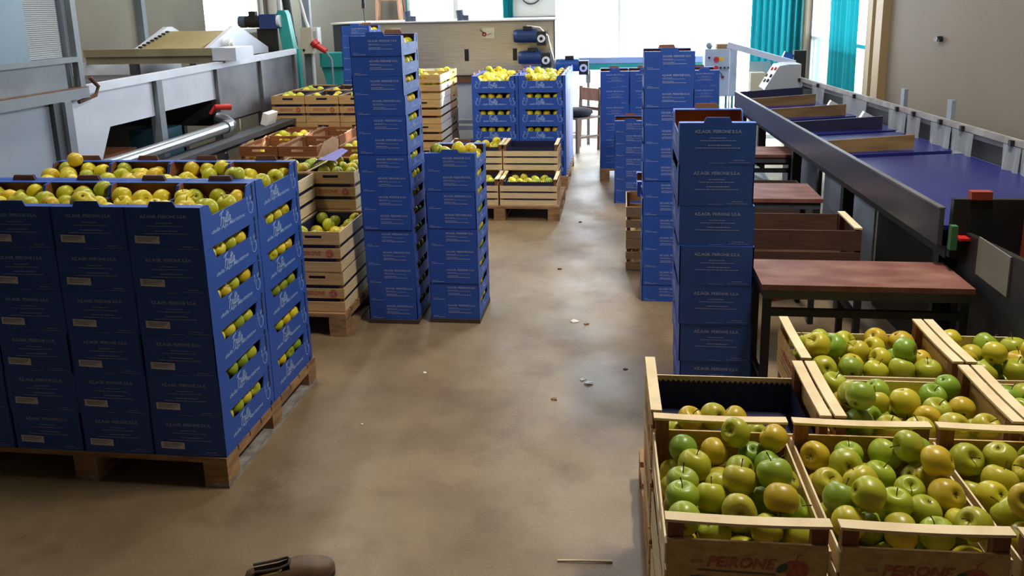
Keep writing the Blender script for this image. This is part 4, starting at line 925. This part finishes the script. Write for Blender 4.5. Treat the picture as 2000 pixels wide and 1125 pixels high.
m.build('roller_chain', BLACK, EL); MB().cyl((-3.48, 7.0, 1.56), (-3.42, 7.0, 1.56), .05).cyl((-3.42, 7.0, 1.56), (-3.40, 7.0, 1.56), .025).build('bearing', WHITEP, EL)
for xa in (-4.1, -3.56): MB().box(xa, 7.75, 1.2, xa + .06, 7.85, 1.47).box(xa, 6.5, 1.25, xa + .06, 6.56, 1.46).build('foot', ZINCD, EL)
em = thing('gear_motor', 'black motor with blue gearbox beside the teal drive post', 'motor', (-3.56, 7.98, 1.735))
b = MB().cyl((-.22, 0, 0), (0, 0, 0), .055, n=20)
for k in range(7): b.cyl((-.14 + k * .02, 0, 0), (-.13 + k * .02, 0, 0), .06, n=20)
b.build('motor_body', BLACK, em); MB().cyl((-.23, 0, 0), (-.16, 0, 0), .06, n=20).build('fan_cover', MGREY, em); MB().box(-.12, -.03, .05, -.05, .03, .1).build('terminal_box', BLACK, em)
MB().box(0, -.06, -.07, .17, .06, .07).build('gearbox', MBLUE, em); MB().cyl((.17, 0, 0), (.2, 0, 0), .06).build('flange', ZINC, em)
MB().box(-.05, -.02, -.3, .15, .02, -.07).build('mount_plate', BLACK, em)
tp = thing('drive_post', 'leaning teal drive post at the end of the washing tank', 'post', (0, 0, 0))
MB().prism([(-3.41, 1.80), (-3.39, 1.84), (-3.32, 1.84), (-3.30, 1.8), (-3.25, 1.45), (-3.37, 1.45)], 1, 7.99, 8.09).build('upper_housing', TEAL, tp); MB().box(-3.30, 8.0, 0, -3.21, 8.08, 1.46).build('lower_post', TEAL, tp)
tag(MB().cyl((-3.45, 8.2, 2.7), (-3.33, 8.16, 1.56), .04).cyl((-3.335, 8.16, 1.57), (-3.325, 8.155, 1.48), .05).cyl((-3.325, 8.155, 1.48), (-3.32, 8.15, 1.43), .036).cyl((-3.45, 8.2, 2.7), (-3.45, 8.2, 4.0), .04).build('suction_pipe', RUBBER), 'black slanting hose pipe beside the teal drive post', 'pipe')
tag(MB().cyl((-3.50, 8.3, 1.75), (-3.50, 8.3, 4.0), .025).build('white_pipe', WHITEP), 'white vertical pipe behind the teal drive post', 'pipe')
eb = thing('electrical_box', 'cream electrical box with red plug on a grey post', 'electrical box', (-3.6, 9.2, 0))
MB().box(-.05, .06, 0, .05, .12, 4.0).build('grey_post', GREYM, eb); MB().box(-.03, -.06, 1.35, .10, .06, 1.64).build('box_case', CREAM, eb); MB().cyl((-.0, -.062, 1.39), (-.0, -.07, 1.39), .014).build('lock_knob', BLACK, eb)
so = MB().box(.10, -.05, 1.44, .17, .06, 1.64).build('socket_panel', WHITEP, eb); MB().box(.115, -.052, 1.52, .155, -.05, 1.6).build('socket_cover', CABG, so)
pg = MB().cyl((.12, -.04, 1.46), (.26, -.06, 1.37), .04, .03).cyl((.11, -.04, 1.48), (.15, -.045, 1.44), .05).build('red_plug', RED, eb)
MB().tube([(.26, -.06, 1.37), (.32, -.06, 1.28), (.32, -.05, 1.0), (.25, -.03, .6), (.2, -.02, .1)], .012).build('plug_cable', GREYM, eb); MB().tube([(.05, 0, 1.64), (.02, 0, 1.72), (-.04, 0, 2.0), (-.06, 0, 3.9)], .02).build('conduit', WHITEP, eb)
MB().tube([(.08, 0, 1.35), (.08, 0, .9), (.08, 0, .2)], .02).build('lower_conduit', WHITEP, eb)
tm = thing('pump_unit', 'teal pump casing standing behind the pine crates', 'machine', (-3.5, 9.35, 0)); MB().box(.0, 0, 1.18, .34, .3, 1.34).build('pump_head', TEAL, tm); MB().prism([(.06, 0), (.28, 0), (.28, .95), (.34, 1.18), (0, 1.18), (.06, .95)], 1, .04, .26).build('pump_body', TEAL, tm)
# hood at the near end of the tank
HD = thing('machine_hood', 'grey framed hood with corrugated clear sheets at the tank end', 'hood', (0, 0, 0)); HX = -3.15
MB().box(HX - .04, 4.49, 1.38, HX, 4.535, 2.6).build('corner_post', GREYM, HD)
MB().box(HX - .04, 2.6, 1.575, HX, 4.49, 1.605).build('middle_rail', GREYM, HD)
MB().box(HX - .05, 2.6, 1.365, HX + .02, 4.53, 1.425).build('bottom_beam', GREYM, HD)
MB().box(HX - .05, 2.6, 1.425, HX + .02, 4.53, 1.429).build('rust_edge', RUST, HD)
m = MB(); n = 180; v = []
for i in range(n + 1):
    z = lerp(1.605, 2.6, i / n); o = .0035 * (1 if i % 2 else -1)
    v += [(HX - .03 + o, 4.12, z), (HX - .03 + o, 4.40, z)]
m.add(v, [(2 * i, 2 * i + 1, 2 * i + 3, 2 * i + 2) for i in range(n)]).build('corrugated_sheet', CORR, HD)
MB().box(HX - .03, 2.6, 1.605, HX - .022, 4.13, 2.6).build('clear_sheet', CLEAR, HD); MB().box(HX - .03, 2.6, 1.43, HX - .02, 4.40, 1.575).build('lower_sheet', GREYM, HD)
MB().box(HX - 1.2, 2.6, 1.4, HX - 1.16, 4.5, 2.6).box(HX - 1.2, 4.48, 1.43, HX - .05, 4.5, 2.6).build('rear_sheet', PSHEET, HD)
MB().box(HX - .02, 4.20, 0, HX + .02, 4.30, 1.365).build('leg', DGREY, HD); MB().box(HX + .02, 4.27, 0, HX + .04, 4.33, 1.365).build('leg_flange', GREYM, HD)
MB().box(HX - .03, 2.6, .1, HX - .01, 4.2, 1.365).build('lower_panel', PSHEET, HD)
MB().tube([(HX + .01, 4.56, 1.48), (HX + .02, 4.62, 1.42), (HX + .01, 4.6, 1.37), (HX, 4.45, 1.345)], .012).build('rusty_bracket', RUST, HD)
# pipe, gutter, small things by the tank
tag(MB().cyl((-3.02, 4.3, .965), (-3.02, 5.98, .975), .043, n=24).cyl((-3.02, 5.93, .975), (-3.02, 5.99, .975), .052, n=24).tube([(-3.02, 5.98, .975), (-3.03, 6.06, .98), (-3.08, 6.1, 1.0), (-3.16, 6.1, 1.03)], .045, 12).build('zinc_pipe', mat('shiny_zinc', C(178, 184, 190), 0.28, 0.9)), 'shiny zinc pipe running along the washing tank', 'pipe')
tag(MB().box(-3.02, 4.7, .86, -2.88, 7.0, .90).box(-3.02, 4.7, .80, -3.0, 7.0, .86).box(-3.01, 5.2, 0, -2.97, 5.24, .8).box(-3.01, 6.9, 0, -2.97, 6.94, .8).build('gutter_beam', DGREY), 'dark steel gutter beam below the zinc pipe', 'beam')
tag(MB().cbox((-2.96, 6.62, .955), (.05, .2, .1), rot=(0, .3, 0)).build('white_box', PAPER), 'small white box leaning on the gutter beam', 'box')
tag(MB().cyl((-3.16, 6.0, 1.07), (-3.13, 6.02, 1.12), .012).cyl((-3.13, 6.02, 1.12), (-3.05, 6.12, 1.11), .022, .026).build('valve_handle', RED), 'red valve handle under the washing tank', 'valve')
tag(MB().box(-3.6, 5.6, .7, -3.35, 5.9, 1.0).build('blue_pump', mat('teal_blue', C(44, 96, 116), 0.5)), 'teal blue pump block under the washing tank', 'pump')
# ------------------------------------------------------------------ things on the floor
g = random.Random(12)
def scrap(x, y, s, m, label, seed, name='paper_scrap', cat='litter', grp='litter on the concrete floor'):
    q = random.Random(seed); mb = MB(); n = 7
    ring = [(x + s * q.uniform(.5, 1) * math.cos(2 * math.pi * i / n), y + s * q.uniform(.4, .9) * math.sin(2 * math.pi * i / n), .002 + s * q.uniform(0, .25)) for i in range(n)]
    mb.add(ring + [(x, y, s * .3)] + [(a, b, .0) for a, b, c in ring], [(i, (i + 1) % n, n) for i in range(n)] + [(i, n + 1 + i, n + 1 + (i + 1) % n, (i + 1) % n) for i in range(n)])
    return tag(mb.build(name, m), label, cat, grp)
scrap(-.15, 3.80, .032, PAPER, 'crumpled white paper scrap in the middle of the aisle', 1)
scrap(-.185, 3.84, .018, PAPER, 'torn white corner beside the crumpled paper scrap', 2)
for i, (x, y, s, m, lab) in enumerate(((-1.0, 3.85, .013, PAPER, 'tiny pale scrap between the near pallet and the aisle'), (-.31, 3.62, .022, CORK, 'flat brown scrap in the aisle before the white paper'), (-.27, 4.62, .03, PAPER, 'pale scuffed flake in the aisle by the short stack'), (-.20, 4.58, .02, CORK, 'brown flake beside the pale scuffed flake'), (-.43, 5.6, .02, DARKW, 'dark crumb on the aisle beyond the short stack'), (-.35, 6.9, .022, DARKW, 'dark leaf crumb by the rail-topped crate pallet'), (.03, 3.98, .014, DARKW, 'dark speck between the stacks and the paper scrap'), (-1.16, 3.3, .009, PAPER, 'white speck beside the near pallet shadow'))): scrap(x, y, s, m, lab, 20 + i)
tag(MB().tube([(-.205, 2.447, .004), (-.12, 2.452, .006), (-.02, 2.46, .004)], .0035, 6).build('wooden_stick', PINEW), 'thin pale stick lying on the floor near the crates', 'stick')
# brown slip-on shoe lying at the edge of the picture
SH = thing('slip_on_shoe', 'brown leather slip-on shoe with dark lined opening on the concrete floor', 'shoe', (-1.075, 2.255, 0), .5)
ST = [(-.14, .012, .045), (-.132, .028, .062), (-.11, .036, .066), (-.07, .038, .062), (-.03, .038, .06), (.0, .041, .064), (.03, .046, .066), (.065, .049, .058), (.10, .047, .046), (.125, .038, .036), (.142, .022, .026), (.147, .006, .016)]
def shoe_shell(k, dz, m, name, a0, rear_only=False, off=0.0):
    n = 14; v = []; f = []
    for (x, w, h) in ST:
        for i in range(n + 1):
            a = math.pi * i / n; v.append((x * (1 - .03 * (1 - k) / .1), w * k * math.copysign(abs(math.cos(a)) ** .8, math.cos(a)), .014 + dz + h * k * math.sin(a) ** .75))
    for j in range(len(ST) - 1):
        for i in range(n):
            open_top = 1 < j < 5 and 4 <= i <= 9
            if not open_top: f.append((j * (n + 1) + i, (j + 1) * (n + 1) + i, (j + 1) * (n + 1) + i + 1, j * (n + 1) + i + 1))
    return MB().add(v, f, 0, True).build(name, m, SH)
shoe_shell(1.0, 0, LEATHER, 'upper', 0); shoe_shell(.93, .001, LEATHERD, 'lining', 0)
edge = [(-.11, .020, .083), (-.07, .022, .079), (-.03, .022, .077), (-.002, .018, .081), (.004, .0, .086), (-.002, -.018, .081), (-.03, -.022, .077), (-.07, -.022, .079), (-.11, -.020, .083)]
MB().tube(edge, .0045, 8).build('collar_binding', LEATHERD, SH)
ol = [(x, w * 1.06) for x, w, h in ST] + [(x, -w * 1.06) for x, w, h in ST[::-1]]
MB().prism(ol, 2, 0, .016).build('sole', LEATHERD, SH)
MB().prism([(x * .92, w * .82) for x, w in ol], 2, .017, .034).build('insole', TAN, SH)

# ------------------------------------------------------------------ apples: the 290 that show largest are objects, the rest one heap
def apple_profile(n, q):
    prof = []
    for i in range(n + 1):
        a = math.pi * i / n; r = math.sin(a); z = -math.cos(a)
        R = 1.0 + .05 * math.cos(2 * a); rr = r * R * (1.02 - .07 * (-z) * q); zz = z * .93
        zz -= .40 * math.exp(-(r / .27) ** 2) if z > 0 else -.26 * math.exp(-(r / .24) ** 2)
        prof.append((max(rr, 0.0001), zz))
    return prof
def apple_mesh(seed, nr, ns):
    g = random.Random(seed); mb = MB(); mb.lathe([(r, z) for r, z in apple_profile(nr, g.uniform(.4, 1.2))], n=ns)
    ph = g.uniform(0, 6); am = g.uniform(.01, .035); sq = g.uniform(.94, 1.04); ls = g.uniform(-.06, .06)
    mb.v = [(x * (1 + am * math.cos(5 * math.atan2(y, x) + ph) * (1 if z < 0 else .3)) + ls * z, y * (1 + am * math.cos(5 * math.atan2(y, x) + ph) * (1 if z < 0 else .3)), z * sq) for x, y, z in mb.v]
    return mb
AM = [apple_mesh(s, 18, 24).build('apple', APPLE, mesh_only=True) for s in range(5)]
STM = MB().tube([(0, 0, .58), (.02, 0, .8), (.07, .02, 1.02), (.15, .03, 1.2)], [.035, .03, .032, .05], 7).build('stem', STEMM, mesh_only=True)
CLX = MB()
for k in range(5):
    a = 2 * math.pi * k / 5; CLX.add([(.0, 0, -.70), (.09 * math.cos(a - .5), .09 * math.sin(a - .5), -.74), (.15 * math.cos(a), .15 * math.sin(a), -.82), (.09 * math.cos(a + .5), .09 * math.sin(a + .5), -.74)], [(0, 1, 2, 3)])
CLX = CLX.build('calyx', CALYX, mesh_only=True)
LOW = [apple_mesh(s + 20, 9, 12) for s in range(3)]
CAM = Vector((0, 0, CAMH)); FWD = Vector((-math.sin(YAW) * math.cos(PITCH), math.cos(YAW) * math.cos(PITCH), -math.sin(PITCH)))
RIGHT = Vector((math.cos(YAW), math.sin(YAW), 0)); UPV = RIGHT.cross(FWD)
def in_view(p):
    d = Vector(p) - CAM; z = d.dot(FWD)
    return z > .3 and abs(d.dot(RIGHT) / z) < 1015 / FPX and -770 / FPX < d.dot(UPV) / z < 395 / FPX
order = sorted(range(len(HEAP)), key=lambda i: (Vector(HEAP[i][:3]) - CAM).length)
chosen = [i for i in order if HEAP[i][7] and in_view(HEAP[i][:3])][:290]; cset = set(chosen)
groups = {}
for i in chosen: groups.setdefault(HEAP[i][6], []).append(i)
g = random.Random(99)
for key, ids in groups.items():
    ids.sort(key=lambda i: -HEAP[i][1]); rows = [ids[k:k + 5] for k in range(0, len(ids), 5)]
    for rn, row in enumerate(rows):
        row.sort(key=lambda i: HEAP[i][0])
        for cn, i in enumerate(row):
            x, y, z, r, (c, cname), where, _, _ = HEAP[i]
            o = bpy.data.objects.new('apple', AM[g.randrange(5)]); COL.objects.link(o); o.location = (x, y, z)
            k = g.random(); tilt = g.uniform(0, .6) if k < .3 else (g.uniform(.7, 1.5) if k < .75 else g.uniform(1.8, 2.9))
            o.rotation_euler = Euler((0, tilt, g.uniform(0, 6.28))); o.scale = (r * 1.0,) * 3
            j = g.uniform(.93, 1.05); o.color = (min(1, lin(min(255, c[0] * j))), min(1, lin(min(255, c[1] * j))), lin(c[2]), 1)
            lab = '%s apple, %s in row %s, %s' % (cname, ORD[cn + 1], ['one', 'two', 'three', 'four', 'five', 'six', 'seven', 'eight', 'nine', 'ten', 'eleven', 'twelve'][min(rn, 11)], where)
            tag(o, lab, 'apple', 'apples in the ' + where)
            s = bpy.data.objects.new('stem', STM); COL.objects.link(s); s.parent = o; s['label'] = 'brown stem'
            if tilt > .9: q = bpy.data.objects.new('calyx', CLX); COL.objects.link(q); q.parent = o
V = []; F = []; K = []
nv = 0
for i, h in enumerate(HEAP):
    if i in cset: continue
    x, y, z, r, (c, cname), _, _, _ = h; b = LOW[g.randrange(3)]; R = Euler((g.uniform(0, 3.1), g.uniform(0, 3.1), g.uniform(0, 6.2))).to_matrix(); j = g.uniform(.93, 1.05)
    col = (lin(min(255, c[0] * j)), lin(min(255, c[1] * j)), lin(c[2]), 1)
    A = np.array(b.v) @ np.array(R).T * (r * .985) + np.array((x, y, z)); V.append(A); F += [tuple(nv + q for q in f) for f in b.f]; K += [col] * len(b.v); nv += len(b.v)
me = bpy.data.meshes.new('apples'); me.from_pydata(np.concatenate(V).tolist(), [], F); me.materials.append(APPLEV)
at = me.color_attributes.new('skin', 'FLOAT_COLOR', 'POINT'); at.data.foreach_set('color', [q for k in K for q in k])
me.polygons.foreach_set('use_smooth', [True] * len(F)); me.update()
ho = bpy.data.objects.new('apples', me); COL.objects.link(ho); ho['kind'] = 'stuff'; ho['label'] = 'remaining yellow and green apples filling the crates and cartons'; ho['category'] = 'apples'
